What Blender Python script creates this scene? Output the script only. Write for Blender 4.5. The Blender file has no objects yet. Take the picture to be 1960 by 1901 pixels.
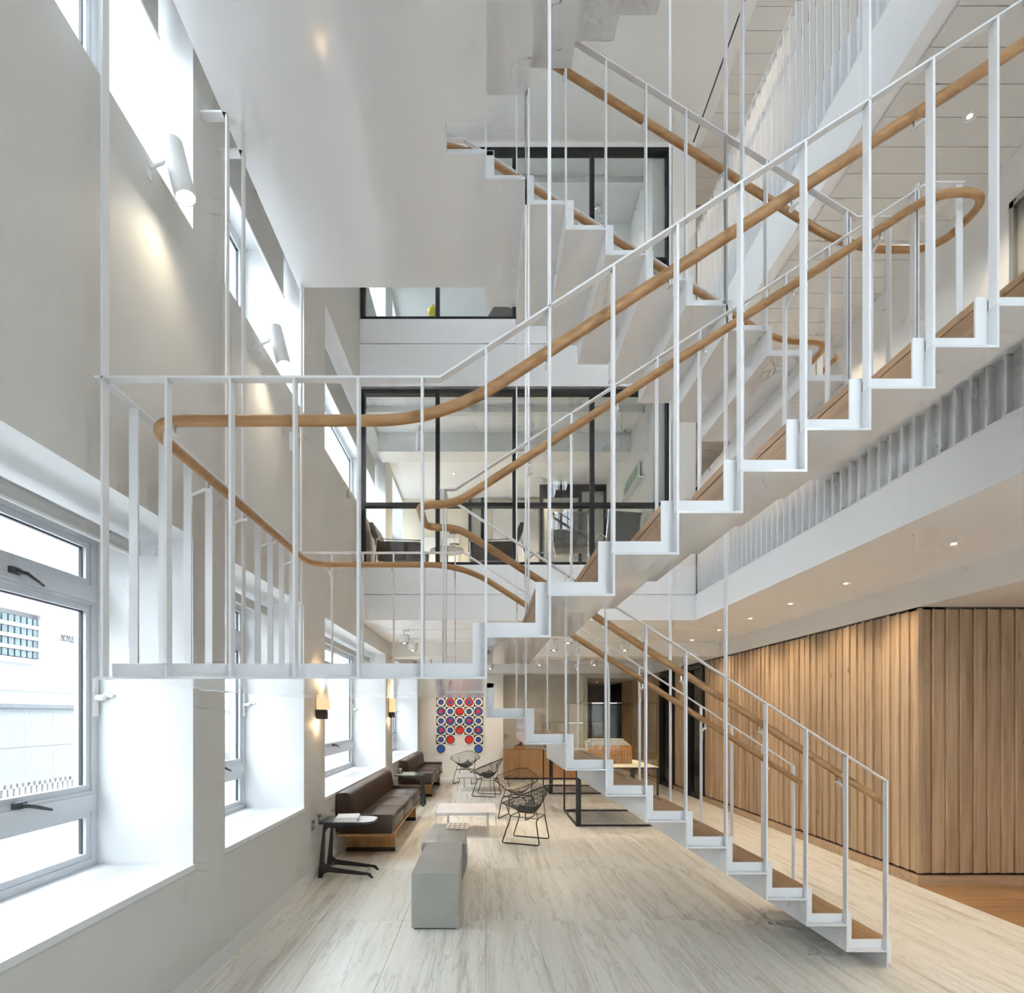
import bpy, math, random
from mathutils import Vector, Matrix
random.seed(7)
R_ = math.radians
scene = bpy.context.scene
COL = scene.collection

# ------------------------------------------------------------------ camera
EYE = 1.635          # camera height
F = 1100.0           # focal length in pixels of the 1960 px wide frame
U0, V0 = 930.0, 1370.0   # vanishing point of the depth direction
cam_d = bpy.data.cameras.new('camera')
cam_d.sensor_width = 36.0
cam_d.sensor_fit = 'HORIZONTAL'
cam_d.lens = F / 1960.0 * 36.0
cam_d.shift_x = (980.0 - U0) / 1960.0
cam_d.shift_y = (V0 - 950.5) / 1960.0
cam_d.clip_start = 0.05
cam_d.clip_end = 200
cam = bpy.data.objects.new('camera', cam_d)
cam.location = (0, 0, EYE)
cam.rotation_euler = (math.pi / 2, 0, 0)
COL.objects.link(cam)
scene.camera = cam

# ------------------------------------------------------------------ world, sun, exposure
world = bpy.data.worlds.new('sky')
scene.world = world
world.use_nodes = True
wn = world.node_tree
wn.nodes.clear()
w_out = wn.nodes.new('ShaderNodeOutputWorld')
w_bg = wn.nodes.new('ShaderNodeBackground')
w_bg.inputs['Color'].default_value = (0.83, 0.91, 1.0, 1)
w_bg.inputs['Strength'].default_value = 4.35
wn.links.new(w_bg.outputs[0], w_out.inputs[0])

sun_d = bpy.data.lights.new('sun', 'SUN')
sun_d.energy = 1.2
sun_d.angle = R_(0.6)
sun_d.color = (1.0, 0.96, 0.9)
sun = bpy.data.objects.new('sun', sun_d)
sun.rotation_euler = Vector((-0.45, -0.50, -0.74)).to_track_quat('-Z', 'Y').to_euler()
COL.objects.link(sun)

vs = scene.view_settings
vs.view_transform = 'Standard'
vs.look = 'None'
vs.gamma = 1.0
vs.use_curve_mapping = False
vs.exposure = 1.48
cy = scene.cycles
cy.max_bounces = 6
cy.diffuse_bounces = 4
cy.glossy_bounces = 2
cy.transmission_bounces = 2
cy.use_adaptive_sampling = True
cy.adaptive_threshold = 0.12
cy.use_light_tree = False
cy.adaptive_min_samples = 12
cy.transparent_max_bounces = 16
cy.sample_clamp_indirect = 8.0
cy.caustics_reflective = False
cy.caustics_refractive = False
cy.use_denoising = True

# ------------------------------------------------------------------ materials
def new_mat(name):
    m = bpy.data.materials.new(name)
    m.use_nodes = True
    nt = m.node_tree
    return m, nt, nt.nodes['Principled BSDF']

def plain(name, col, rough=0.5, metal=0.0, spec=0.5, bump=0.0, bscale=200.0, noise=0.0, nscale=3.0):
    m, nt, b = new_mat(name)
    b.inputs['Base Color'].default_value = (*col, 1)
    b.inputs['Roughness'].default_value = rough
    b.inputs['Metallic'].default_value = metal
    b.inputs['Specular IOR Level'].default_value = spec
    if bump or noise:
        tc = nt.nodes.new('ShaderNodeTexCoord')
    if noise:
        n = nt.nodes.new('ShaderNodeTexNoise')
        n.inputs['Scale'].default_value = nscale
        n.inputs['Detail'].default_value = 4
        nt.links.new(tc.outputs['Object'], n.inputs['Vector'])
        r = nt.nodes.new('ShaderNodeMapRange')
        r.inputs['From Min'].default_value = 0.3
        r.inputs['From Max'].default_value = 0.7
        r.inputs['To Min'].default_value = 1 - noise
        r.inputs['To Max'].default_value = 1 + noise
        nt.links.new(n.outputs['Fac'], r.inputs['Value'])
        mx = nt.nodes.new('ShaderNodeVectorMath')
        mx.operation = 'SCALE'
        mx.inputs[0].default_value = col
        nt.links.new(r.outputs[0], mx.inputs['Scale'])
        nt.links.new(mx.outputs[0], b.inputs['Base Color'])
    if bump:
        n2 = nt.nodes.new('ShaderNodeTexNoise')
        n2.inputs['Scale'].default_value = bscale
        n2.inputs['Detail'].default_value = 3
        nt.links.new(tc.outputs['Object'], n2.inputs['Vector'])
        bp = nt.nodes.new('ShaderNodeBump')
        bp.inputs['Strength'].default_value = bump
        bp.inputs['Distance'].default_value = 0.005
        nt.links.new(n2.outputs['Fac'], bp.inputs['Height'])
        nt.links.new(bp.outputs[0], b.inputs['Normal'])
    return m

def wood(name, c_dark, c_light, axis='X', rough=0.42, scale=1.0, vary=0.0, knots=False):
    """grain running along axis; colour shifts from piece to piece with object random"""
    m, nt, b = new_mat(name)
    tc = nt.nodes.new('ShaderNodeTexCoord')
    oi = nt.nodes.new('ShaderNodeObjectInfo')
    add = nt.nodes.new('ShaderNodeVectorMath'); add.operation = 'MULTIPLY_ADD'
    comb = nt.nodes.new('ShaderNodeCombineXYZ')
    for i in range(3):
        nt.links.new(oi.outputs['Random'], comb.inputs[i])
    add.inputs[1].default_value = (37.0, 53.0, 71.0)
    nt.links.new(comb.outputs[0], add.inputs[0])
    nt.links.new(tc.outputs['Object'], add.inputs[2])
    mp = nt.nodes.new('ShaderNodeMapping')
    s = {'X': (1.2, 26, 26), 'Y': (26, 1.2, 26), 'Z': (26, 26, 1.2)}[axis]
    mp.inputs['Scale'].default_value = tuple(v * scale for v in s)
    nt.links.new(add.outputs[0], mp.inputs['Vector'])
    n = nt.nodes.new('ShaderNodeTexNoise')
    n.inputs['Scale'].default_value = 1.0
    n.inputs['Detail'].default_value = 8
    n.inputs['Roughness'].default_value = 0.62
    n.inputs['Distortion'].default_value = 0.35
    nt.links.new(mp.outputs[0], n.inputs['Vector'])
    cr = nt.nodes.new('ShaderNodeValToRGB')
    cr.color_ramp.elements[0].position = 0.30
    cr.color_ramp.elements[0].color = (*c_dark, 1)
    cr.color_ramp.elements[1].position = 0.68
    cr.color_ramp.elements[1].color = (*c_light, 1)
    nt.links.new(n.outputs['Fac'], cr.inputs['Fac'])
    last = cr.outputs['Color']
    if vary:
        hs = nt.nodes.new('ShaderNodeHueSaturation')
        mr = nt.nodes.new('ShaderNodeMapRange')
        mr.inputs['To Min'].default_value = 1 - vary
        mr.inputs['To Max'].default_value = 1 + vary * 0.8
        nt.links.new(oi.outputs['Random'], mr.inputs['Value'])
        nt.links.new(mr.outputs[0], hs.inputs['Value'])
        nt.links.new(last, hs.inputs['Color'])
        last = hs.outputs['Color']
    if knots:
        v = nt.nodes.new('ShaderNodeTexVoronoi')
        v.inputs['Scale'].default_value = 1.0
        mp2 = nt.nodes.new('ShaderNodeMapping')
        mp2.inputs['Scale'].default_value = (4.0, 4.0, 1.7)
        nt.links.new(add.outputs[0], mp2.inputs['Vector'])
        nt.links.new(mp2.outputs[0], v.inputs['Vector'])
        kr = nt.nodes.new('ShaderNodeMapRange')
        kr.inputs['From Min'].default_value = 0.03
        kr.inputs['From Max'].default_value = 0.09
        kr.inputs['To Min'].default_value = 0.45
        kr.inputs['To Max'].default_value = 1.0
        nt.links.new(v.outputs['Distance'], kr.inputs['Value'])
        sc = nt.nodes.new('ShaderNodeVectorMath'); sc.operation = 'SCALE'
        nt.links.new(last, sc.inputs[0]); nt.links.new(kr.outputs[0], sc.inputs['Scale'])
        last = sc.outputs[0]
    nt.links.new(last, b.inputs['Base Color'])
    b.inputs['Roughness'].default_value = rough
    bp = nt.nodes.new('ShaderNodeBump')
    bp.inputs['Strength'].default_value = 0.12
    bp.inputs['Distance'].default_value = 0.002
    nt.links.new(n.outputs['Fac'], bp.inputs['Height'])
    nt.links.new(bp.outputs[0], b.inputs['Normal'])
    return m

def travertine(name):
    m, nt, b = new_mat(name)
    geo = nt.nodes.new('ShaderNodeNewGeometry')
    oi = nt.nodes.new('ShaderNodeObjectInfo')
    mul = nt.nodes.new('ShaderNodeMath'); mul.operation = 'MULTIPLY'; mul.inputs[1].default_value = 60.0
    nt.links.new(oi.outputs['Random'], mul.inputs[0])
    comb = nt.nodes.new('ShaderNodeCombineXYZ')
    nt.links.new(mul.outputs[0], comb.inputs[0]); nt.links.new(mul.outputs[0], comb.inputs[2])
    add = nt.nodes.new('ShaderNodeVectorMath'); add.operation = 'ADD'
    nt.links.new(geo.outputs['Position'], add.inputs[0]); nt.links.new(comb.outputs[0], add.inputs[1])
    # long wavy veins along Y
    mp = nt.nodes.new('ShaderNodeMapping'); mp.inputs['Scale'].default_value = (6.0, 0.30, 3.0)
    nt.links.new(add.outputs[0], mp.inputs['Vector'])
    n1 = nt.nodes.new('ShaderNodeTexNoise'); n1.inputs['Scale'].default_value = 1.6
    n1.inputs['Detail'].default_value = 9; n1.inputs['Roughness'].default_value = 0.62; n1.inputs['Distortion'].default_value = 0.4
    nt.links.new(mp.outputs[0], n1.inputs['Vector'])
    cr = nt.nodes.new('ShaderNodeValToRGB')
    e = cr.color_ramp.elements
    e[0].position = 0.22; e[0].color = (0.50, 0.475, 0.39, 1)
    e[1].position = 0.74; e[1].color = (0.90, 0.875, 0.81, 1)
    k = e.new(0.36); k.color = (0.68, 0.645, 0.555, 1)
    k = e.new(0.45); k.color = (0.82, 0.785, 0.705, 1)
    k = e.new(0.60); k.color = (0.87, 0.845, 0.775, 1)
    nt.links.new(n1.outputs['Fac'], cr.inputs['Fac'])
    # thin dark vein lines
    mp3 = nt.nodes.new('ShaderNodeMapping'); mp3.inputs['Scale'].default_value = (4.6, 0.32, 2.0)
    nt.links.new(add.outputs[0], mp3.inputs['Vector'])
    n3 = nt.nodes.new('ShaderNodeTexNoise'); n3.inputs['Scale'].default_value = 1.7
    n3.inputs['Detail'].default_value = 7; n3.inputs['Roughness'].default_value = 0.55; n3.inputs['Distortion'].default_value = 0.35
    nt.links.new(mp3.outputs[0], n3.inputs['Vector'])
    sb = nt.nodes.new('ShaderNodeMath'); sb.operation = 'SUBTRACT'; sb.inputs[1].default_value = 0.5
    ab = nt.nodes.new('ShaderNodeMath'); ab.operation = 'ABSOLUTE'
    nt.links.new(n3.outputs['Fac'], sb.inputs[0]); nt.links.new(sb.outputs[0], ab.inputs[0])
    mr = nt.nodes.new('ShaderNodeMapRange'); mr.inputs['From Min'].default_value = 0.0; mr.inputs['From Max'].default_value = 0.022
    mr.inputs['To Min'].default_value = 0.80; mr.inputs['To Max'].default_value = 1.0
    nt.links.new(ab.outputs[0], mr.inputs['Value'])
    # small pits
    n2 = nt.nodes.new('ShaderNodeTexNoise'); n2.inputs['Scale'].default_value = 55; n2.inputs['Detail'].default_value = 5
    mp2 = nt.nodes.new('ShaderNodeMapping'); mp2.inputs['Scale'].default_value = (1.0, 0.3, 1.0)
    nt.links.new(add.outputs[0], mp2.inputs['Vector']); nt.links.new(mp2.outputs[0], n2.inputs['Vector'])
    r2 = nt.nodes.new('ShaderNodeMapRange'); r2.inputs['From Min'].default_value = 0.3; r2.inputs['From Max'].default_value = 0.45
    r2.inputs['To Min'].default_value = 0.9; r2.inputs['To Max'].default_value = 1.0
    nt.links.new(n2.outputs['Fac'], r2.inputs['Value'])
    mm = nt.nodes.new('ShaderNodeMath'); mm.operation = 'MULTIPLY'
    nt.links.new(mr.outputs[0], mm.inputs[0]); nt.links.new(r2.outputs[0], mm.inputs[1])
    # slab to slab shift
    pr = nt.nodes.new('ShaderNodeMapRange'); pr.inputs['To Min'].default_value = 1.0; pr.inputs['To Max'].default_value = 1.09
    nt.links.new(oi.outputs['Random'], pr.inputs['Value'])
    m2 = nt.nodes.new('ShaderNodeMath'); m2.operation = 'MULTIPLY'
    nt.links.new(mm.outputs[0], m2.inputs[0]); nt.links.new(pr.outputs[0], m2.inputs[1])
    sc = nt.nodes.new('ShaderNodeVectorMath'); sc.operation = 'SCALE'
    nt.links.new(cr.outputs['Color'], sc.inputs[0]); nt.links.new(m2.outputs[0], sc.inputs['Scale'])
    nt.links.new(sc.outputs[0], b.inputs['Base Color'])
    b.inputs['Roughness'].default_value = 0.34
    return m

def glass(name, tint=(1, 1, 1), ior=1.5, rough=0.0, extra=0.0):
    """thin clear pane: sees through, mirrors at a slant"""
    m = bpy.data.materials.new(name); m.use_nodes = True
    nt = m.node_tree; nt.nodes.clear()
    o = nt.nodes.new('ShaderNodeOutputMaterial')
    mix = nt.nodes.new('ShaderNodeMixShader')
    t = nt.nodes.new('ShaderNodeBsdfTransparent'); t.inputs[0].default_value = (*tint, 1)
    g = nt.nodes.new('ShaderNodeBsdfGlossy'); g.inputs['Roughness'].default_value = rough
    fr = nt.nodes.new('ShaderNodeFresnel')
    # same mirror strength on the way in and on the way out of the pane
    ge = nt.nodes.new('ShaderNodeNewGeometry')
    mi = nt.nodes.new('ShaderNodeMapRange')
    mi.inputs['To Min'].default_value = ior; mi.inputs['To Max'].default_value = 1.0 / ior
    nt.links.new(ge.outputs['Backfacing'], mi.inputs['Value']); nt.links.new(mi.outputs[0], fr.inputs[0])
    if extra:
        ad = nt.nodes.new('ShaderNodeMath'); ad.operation = 'ADD'; ad.inputs[1].default_value = extra
        nt.links.new(fr.outputs[0], ad.inputs[0]); nt.links.new(ad.outputs[0], mix.inputs[0])
    else:
        nt.links.new(fr.outputs[0], mix.inputs[0])
    nt.links.new(t.outputs[0], mix.inputs[1]); nt.links.new(g.outputs[0], mix.inputs[2])
    nt.links.new(mix.outputs[0], o.inputs[0])
    return m

def emis(name, col, strength):
    m = bpy.data.materials.new(name); m.use_nodes = True
    nt = m.node_tree; nt.nodes.clear()
    o = nt.nodes.new('ShaderNodeOutputMaterial')
    e = nt.nodes.new('ShaderNodeEmission')
    e.inputs[0].default_value = (*col, 1); e.inputs[1].default_value = strength
    nt.links.new(e.outputs[0], o.inputs[0])
    return m

def shade_mat(name, col, strength):
    m, nt, b = new_mat(name)
    b.inputs['Base Color'].default_value = (0.8, 0.7, 0.5, 1)
    b.inputs['Emission Color'].default_value = (*col, 1)
    b.inputs['Emission Strength'].default_value = strength
    return m

M = {}
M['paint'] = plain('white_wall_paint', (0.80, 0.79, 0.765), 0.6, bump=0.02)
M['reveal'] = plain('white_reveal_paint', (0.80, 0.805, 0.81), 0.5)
M['fascia'] = plain('white_fascia_paint_lit', (0.89, 0.895, 0.91), 0.45)  # white paint lightened; window light on the fascia is put into its colour
M['wallpaint'] = plain('white_wall_paint_shaded', (0.70, 0.683, 0.648), 0.6, bump=0.02)  # same white darkened; the window wall's dimmer light is put into its colour
M['ceil'] = plain('white_ceiling_paint', (0.82, 0.81, 0.79), 0.65)
M['ceil_panel'] = plain('ceiling_panel_enamel', (0.74, 0.73, 0.715), 0.5)
M['steel'] = plain('white_gloss_steel', (0.80, 0.805, 0.815), 0.10)
M['steel_soft'] = plain('white_satin_steel', (0.85, 0.855, 0.865), 0.38)
M['oak'] = wood('oak_handrail', (0.37, 0.195, 0.078), (0.56, 0.325, 0.145), 'X', 0.38, 1.0)
M['oak_tread'] = wood('oak_tread', (0.35, 0.20, 0.095), (0.56, 0.36, 0.195), 'Y', 0.42, 0.8, vary=0.08)
M['plank'] = wood('cedar_plank', (0.41, 0.27, 0.158), (0.65, 0.475, 0.31), 'Z', 0.55, 0.8, vary=0.16, knots=True)
M['plinth'] = wood('oak_plinth', (0.42, 0.28, 0.165), (0.58, 0.41, 0.26), 'X', 0.5, 0.7)
M['oakfloor'] = wood('oak_floorboard', (0.33, 0.18, 0.075), (0.52, 0.31, 0.15), 'X', 0.4, 0.6, vary=0.12)
M['veneer'] = wood('warm_oak_veneer', (0.36, 0.18, 0.065), (0.56, 0.31, 0.13), 'Z', 0.45, 0.8, vary=0.08)
M['veneer_x'] = wood('warm_oak_veneer_flat', (0.36, 0.18, 0.065), (0.56, 0.31, 0.13), 'Y', 0.45, 0.8)
M['trav'] = travertine('vein_cut_travertine')
M['grout'] = plain('pale_grout', (0.88, 0.86, 0.80), 0.8)
M['leather'] = plain('dark_brown_leather', (0.052, 0.030, 0.021), 0.36, bump=0.12, bscale=260, noise=0.12, nscale=6)
M['black'] = plain('black_steel', (0.013, 0.013, 0.014), 0.42)
M['blackframe'] = plain('black_window_frame', (0.010, 0.010, 0.014), 0.4)
M['shadow'] = plain('black_shadow_gap', (0.012, 0.011, 0.012), 0.8)
M['charcoal'] = plain('charcoal_powder_coat', (0.045, 0.047, 0.05), 0.5)
M['chrome'] = plain('polished_chrome', (0.72, 0.72, 0.72), 0.08, 1.0)
M['satin'] = plain('satin_steel', (0.55, 0.54, 0.52), 0.28, 1.0)
M['benchsteel'] = plain('brushed_zinc', (0.40, 0.395, 0.365), 0.30, 0.0, spec=0.9, noise=0.10, nscale=2.5, bump=0.03, bscale=60)
M['alu'] = plain('grey_aluminium_frame', (0.62, 0.64, 0.67), 0.4)
M['alu_dark'] = plain('dark_gasket', (0.06, 0.065, 0.07), 0.5)
M['glass'] = glass('clear_window_glass', (0.97, 0.985, 0.98), 1.35)
M['glass_in'] = glass('clear_partition_glass', (0.95, 0.965, 0.96), 1.45)
M['acrylic'] = glass('clear_acrylic', (0.975, 0.975, 0.955), 1.16)
M['frosted'] = plain('frosted_grey_glass', (0.42, 0.42, 0.37), 0.25)
M['blind'] = plain('grey_blind_fabric', (0.60, 0.60, 0.58), 0.8)
M['white_pl'] = plain('white_plastic', (0.82, 0.82, 0.81), 0.4)
M['marble'] = plain('white_marble', (0.78, 0.78, 0.80), 0.25, noise=0.05, nscale=5)
M['greige'] = plain('greige_panel', (0.60, 0.565, 0.48), 0.5)
M['cream'] = plain('cream_wall', (0.82, 0.76, 0.63), 0.6)
M['stone'] = plain('white_portland_stone', (0.42, 0.42, 0.43), 0.7, noise=0.04, nscale=1.2)
M['granite'] = plain('pale_granite', (0.20, 0.215, 0.23), 0.6, noise=0.14, nscale=25)
M['ledge'] = plain('grey_ledge', (0.10, 0.11, 0.125), 0.6)
M['asphalt'] = plain('sunlit_paving', (0.62, 0.61, 0.59), 0.8, noise=0.08, nscale=4)
M['blockglass'] = plain('glass_block_blue_grey', (0.10, 0.14, 0.15), 0.3)
M['letter'] = plain('dark_grey_lettering', (0.02, 0.023, 0.03), 0.5)
M['brownseat'] = plain('brown_leather_lounge', (0.10, 0.062, 0.048), 0.42, noise=0.1)
M['mesh_grey'] = plain('grey_mesh_fabric', (0.20, 0.185, 0.17), 0.6)
M['orange'] = plain('orange_terracotta_model', (0.62, 0.27, 0.07), 0.55, noise=0.1, nscale=30)
M['model_w'] = plain('white_resin_model', (0.72, 0.71, 0.66), 0.4)
M['model_g'] = plain('grey_resin_model', (0.33, 0.33, 0.31), 0.45)
M['padgrey'] = plain('grey_seat_pad', (0.16, 0.17, 0.18), 0.8)
M['padbeige'] = plain('beige_seat_pad', (0.45, 0.40, 0.32), 0.8)
M['wire'] = plain('dark_wire', (0.022, 0.021, 0.020), 0.38)
M['a_black'] = plain('art_black', (0.014, 0.012, 0.010), 0.5)
M['a_white'] = plain('art_white', (0.86, 0.84, 0.80), 0.5)
M['a_red'] = plain('art_red', (0.72, 0.022, 0.016), 0.5)
M['a_blue'] = plain('art_blue', (0.030, 0.095, 0.46), 0.5)
M['paper'] = plain('white_paper', (0.86, 0.86, 0.84), 0.6)
M['bookgreen'] = plain('green_book_cover', (0.30, 0.42, 0.30), 0.5)
M['yellow'] = plain('yellow_plastic', (0.80, 0.68, 0.03), 0.4)
M['lamp_on'] = emis('lit_lamp_face', (1.0, 0.93, 0.80), 14.0)
M['lamp_spot'] = emis('lit_reflector_spot', (1.0, 0.92, 0.78), 6.0)
M['shade'] = shade_mat('lit_linen_shade', (1.0, 0.62, 0.28), 0.24)
M['green_hedge'] = plain('green_hoarding', (0.22, 0.50, 0.38), 0.7)

for k_ in ('lamp_on', 'lamp_spot', 'shade'):
    M[k_].cycles.emission_sampling = 'NONE'

# ------------------------------------------------------------------ mesh helpers
class MB:
    def __init__(s):
        s.v = []; s.f = []; s.m = []
    def add(s, vs_, fs, mi=0):
        o = len(s.v)
        s.v += [tuple(p) for p in vs_]
        s.f += [tuple(i + o for i in f) for f in fs]
        s.m += [mi] * len(fs)
    def box(s, a, b, mi=0):
        x0, y0, z0 = a; x1, y1, z1 = b
        if x0 > x1: x0, x1 = x1, x0
        if y0 > y1: y0, y1 = y1, y0
        if z0 > z1: z0, z1 = z1, z0
        s.add([(x0, y0, z0), (x1, y0, z0), (x1, y1, z0), (x0, y1, z0), (x0, y0, z1), (x1, y0, z1), (x1, y1, z1), (x0, y1, z1)],
              [(0, 3, 2, 1), (4, 5, 6, 7), (0, 1, 5, 4), (1, 2, 6, 5), (2, 3, 7, 6), (3, 0, 4, 7)], mi)
        return s
    def prism(s, pts, axis, a0, a1, mi=0):
        """extrude a 2-D outline; axis 'x': pts are (y,z); 'y': (x,z); 'z': (x,y)"""
        n = len(pts)
        def P(p, a):
            return {'x': (a, p[0], p[1]), 'y': (p[0], a, p[1]), 'z': (p[0], p[1], a)}[axis]
        vs_ = [P(p, a0) for p in pts] + [P(p, a1) for p in pts]
        fs = [tuple(range(n)), tuple(range(2 * n - 1, n - 1, -1))]
        for i in range(n):
            j = (i + 1) % n
            fs.append((i, i + n, j + n, j))
        s.add(vs_, fs, mi)
        return s
    def tube(s, path, r, n=8, caps=True, mi=0, flat=None):
        """sweep a circle (or a flat a x b ellipse-box) along a path of points"""
        path = [Vector(p) for p in path]
        k = len(path)
        tans = []
        for i in range(k):
            a = path[max(i - 1, 0)]; b = path[min(i + 1, k - 1)]
            t = (b - a)
            tans.append(t.normalized() if t.length > 1e-9 else Vector((0, 0, 1)))
        t0 = tans[0]
        ref = Vector((0, 0, 1)) if abs(t0.z) < 0.9 else Vector((1, 0, 0))
        nrm = (ref - t0 * ref.dot(t0)).normalized()
        vs_ = []
        for i in range(k):
            t = tans[i]
            nrm = (nrm - t * nrm.dot(t))
            nrm = nrm.normalized() if nrm.length > 1e-6 else t.orthogonal().normalized()
            bi = t.cross(nrm)
            rr = r[i] if isinstance(r, (list, tuple)) else r
            for j in range(n):
                a = 2 * math.pi * j / n
                vs_.append(path[i] + nrm * (math.cos(a) * rr) + bi * (math.sin(a) * rr))
        fs = []
        for i in range(k - 1):
            for j in range(n):
                j2 = (j + 1) % n
                fs.append((i * n + j, i * n + j2, (i + 1) * n + j2, (i + 1) * n + j))
        if caps:
            fs.append(tuple(range(n - 1, -1, -1)))
            fs.append(tuple((k - 1) * n + j for j in range(n)))
        s.add(vs_, fs, mi)
        return s
    def lathe(s, prof, c=(0, 0, 0), n=20, mi=0, mat=None):
        """prof: list of (r, z) turned about the local z axis; mat places it"""
        vs_ = []
        for (r, z) in prof:
            for j in range(n):
                a = 2 * math.pi * j / n
                p = Vector((r * math.cos(a), r * math.sin(a), z))
                if mat is not None: p = mat @ p
                vs_.append((p.x + c[0], p.y + c[1], p.z + c[2]))
        fs = []
        for i in range(len(prof) - 1):
            for j in range(n):
                j2 = (j + 1) % n
                fs.append((i * n + j, i * n + j2, (i + 1) * n + j2, (i + 1) * n + j))
        fs.append(tuple(range(n - 1, -1, -1)))
        fs.append(tuple((len(prof) - 1) * n + j for j in range(n)))
        s.add(vs_, fs, mi)
        return s
    def mesh(s, name, mats, smooth=False):
        me = bpy.data.meshes.new(name)
        me.from_pydata(s.v, [], s.f)
        if not isinstance(mats, (list, tuple)): mats = [mats]
        for m in mats:
            me.materials.append(M[m] if isinstance(m, str) else m)
        if len(mats) > 1:
            me.polygons.foreach_set('material_index', s.m)
        me.update()
        import bmesh
        bm = bmesh.new(); bm.from_mesh(me)
        bmesh.ops.recalc_face_normals(bm, faces=bm.faces)
        bm.to_mesh(me); bm.free()
        if smooth:
            me.polygons.foreach_set('use_smooth', [True] * len(me.polygons))
            try:
                me.set_sharp_from_angle(angle=R_(40))
            except Exception:
                pass
        me.update()
        return me
    def build(s, name, mats, parent=None, smooth=False, loc=None, bevel=0.0):
        o = bpy.data.objects.new(name, s.mesh(name, mats, smooth))
        COL.objects.link(o)
        if parent is not None: o.parent = parent
        if loc is not None: o.location = loc
        if bevel:
            md = o.modifiers.new('bevel', 'BEVEL'); md.width = bevel; md.segments = 2; md.limit_method = 'ANGLE'
        return o

def inst(me, name, parent=None, loc=(0, 0, 0), rot=(0, 0, 0), scale=(1, 1, 1)):
    o = bpy.data.objects.new(name, me)
    COL.objects.link(o)
    if parent is not None: o.parent = parent
    o.location = loc; o.rotation_euler = rot; o.scale = scale
    return o

def empty(name, loc=(0, 0, 0), rz=0.0):
    o = bpy.data.objects.new(name, None)
    o.empty_display_size = 0.1
    COL.objects.link(o)
    o.location = loc; o.rotation_euler = (0, 0, rz)
    return o

def tag(o, label=None, cat=None, group=None, kind=None):
    if label: o['label'] = label
    if cat: o['category'] = cat
    if group: o['group'] = group
    if kind: o['kind'] = kind
    return o

def structure(o, label=None):
    o['kind'] = 'structure'
    if label: o['label'] = label
    return o

def copy_tree(o, parent=None):
    c = o.copy(); COL.objects.link(c); c.parent = parent
    for ch in list(o.children):
        copy_tree(ch, c)
    return c

def box_mesh(name, sx, sy, sz, mat, bevel=0.0):
    """box centred on x,y with its base at z=0, with a small chamfer"""
    mb = MB()
    if bevel <= 0:
        mb.box((-sx / 2, -sy / 2, 0), (sx / 2, sy / 2, sz))
    else:
        b = bevel
        def ring(hx, hy, z): return [(-hx, -hy, z), (hx, -hy, z), (hx, hy, z), (-hx, hy, z)]
        hx, hy = sx / 2, sy / 2
        v = ring(hx - b, hy - b, 0) + ring(hx, hy, b) + ring(hx, hy, sz - b) + ring(hx - b, hy - b, sz)
        f = [(3, 2, 1, 0), (12, 13, 14, 15)]
        for k in range(3):
            for j in range(4):
                f.append((k * 4 + j, k * 4 + (j + 1) % 4, k * 4 + 4 + (j + 1) % 4, k * 4 + 4 + j))
        mb.add(v, f)
    return mb.mesh(name, mat)

def fillet(pts, rads, seg=10):
    """round the corners of a polyline"""
    pts = [Vector(p) for p in pts]
    out = [pts[0]]
    for i in range(1, len(pts) - 1):
        p, a, b = pts[i], pts[i - 1], pts[i + 1]
        r = rads[i - 1] if isinstance(rads, (list, tuple)) else rads
        d1 = (a - p); d2 = (b - p)
        L = min(r, d1.length * 0.49, d2.length * 0.49)
        s = p + d1.normalized() * L; e = p + d2.normalized() * L
        for k in range(seg + 1):
            t = k / seg
            out.append(s * (1 - t) ** 2 + p * 2 * t * (1 - t) + e * t * t)
    out.append(pts[-1])
    return out

def spot(name, loc, target, power, col=(1, 0.86, 0.68), size=70, blend=0.6, rad=0.04, parent=None):
    d = bpy.data.lights.new(name, 'SPOT')
    d.energy = power; d.color = col; d.spot_size = R_(size); d.spot_blend = blend; d.shadow_soft_size = rad
    o = bpy.data.objects.new(name, d)
    COL.objects.link(o)
    v = Vector(target) - Vector(loc)
    o.location = loc
    o.rotation_euler = v.to_track_quat('-Z', 'Y').to_euler()
    if parent is not None:
        o.parent = parent
        o.matrix_parent_inverse = Matrix.Translation(parent.location).inverted()
    return o

# ------------------------------------------------------------------ measured layout
XL = -1.725          # inner face of the window wall
XG = -2.305          # glass plane of the windows
XE = 2.87            # edge of the upper floors over the hall
YF = 7.857           # glazed cross wall of the upper floors
XW = 4.15            # timber clad wall on the right
YW = 5.52            # its corner
YE = 15.4            # far wall of the ground floor
Z1, Z2, ZC = 3.70, 7.13, 9.48
ZB1, ZN1 = 2.94, 3.29      # first floor fascia: underside, shadow line
ZB2, ZN2 = 6.14, 6.72
YB = -2.6            # wall behind the camera
XR = 8.2
WIN_Y = [(-2.395, -0.745), (-0.33, 1.32), (1.735, 3.385), (3.80, 5.45), (6.16, 9.89), (10.60, 14.50)]
WIN_Z = [(0.757, 2.685), (4.50, 6.06), (7.95, 9.30)]

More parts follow.
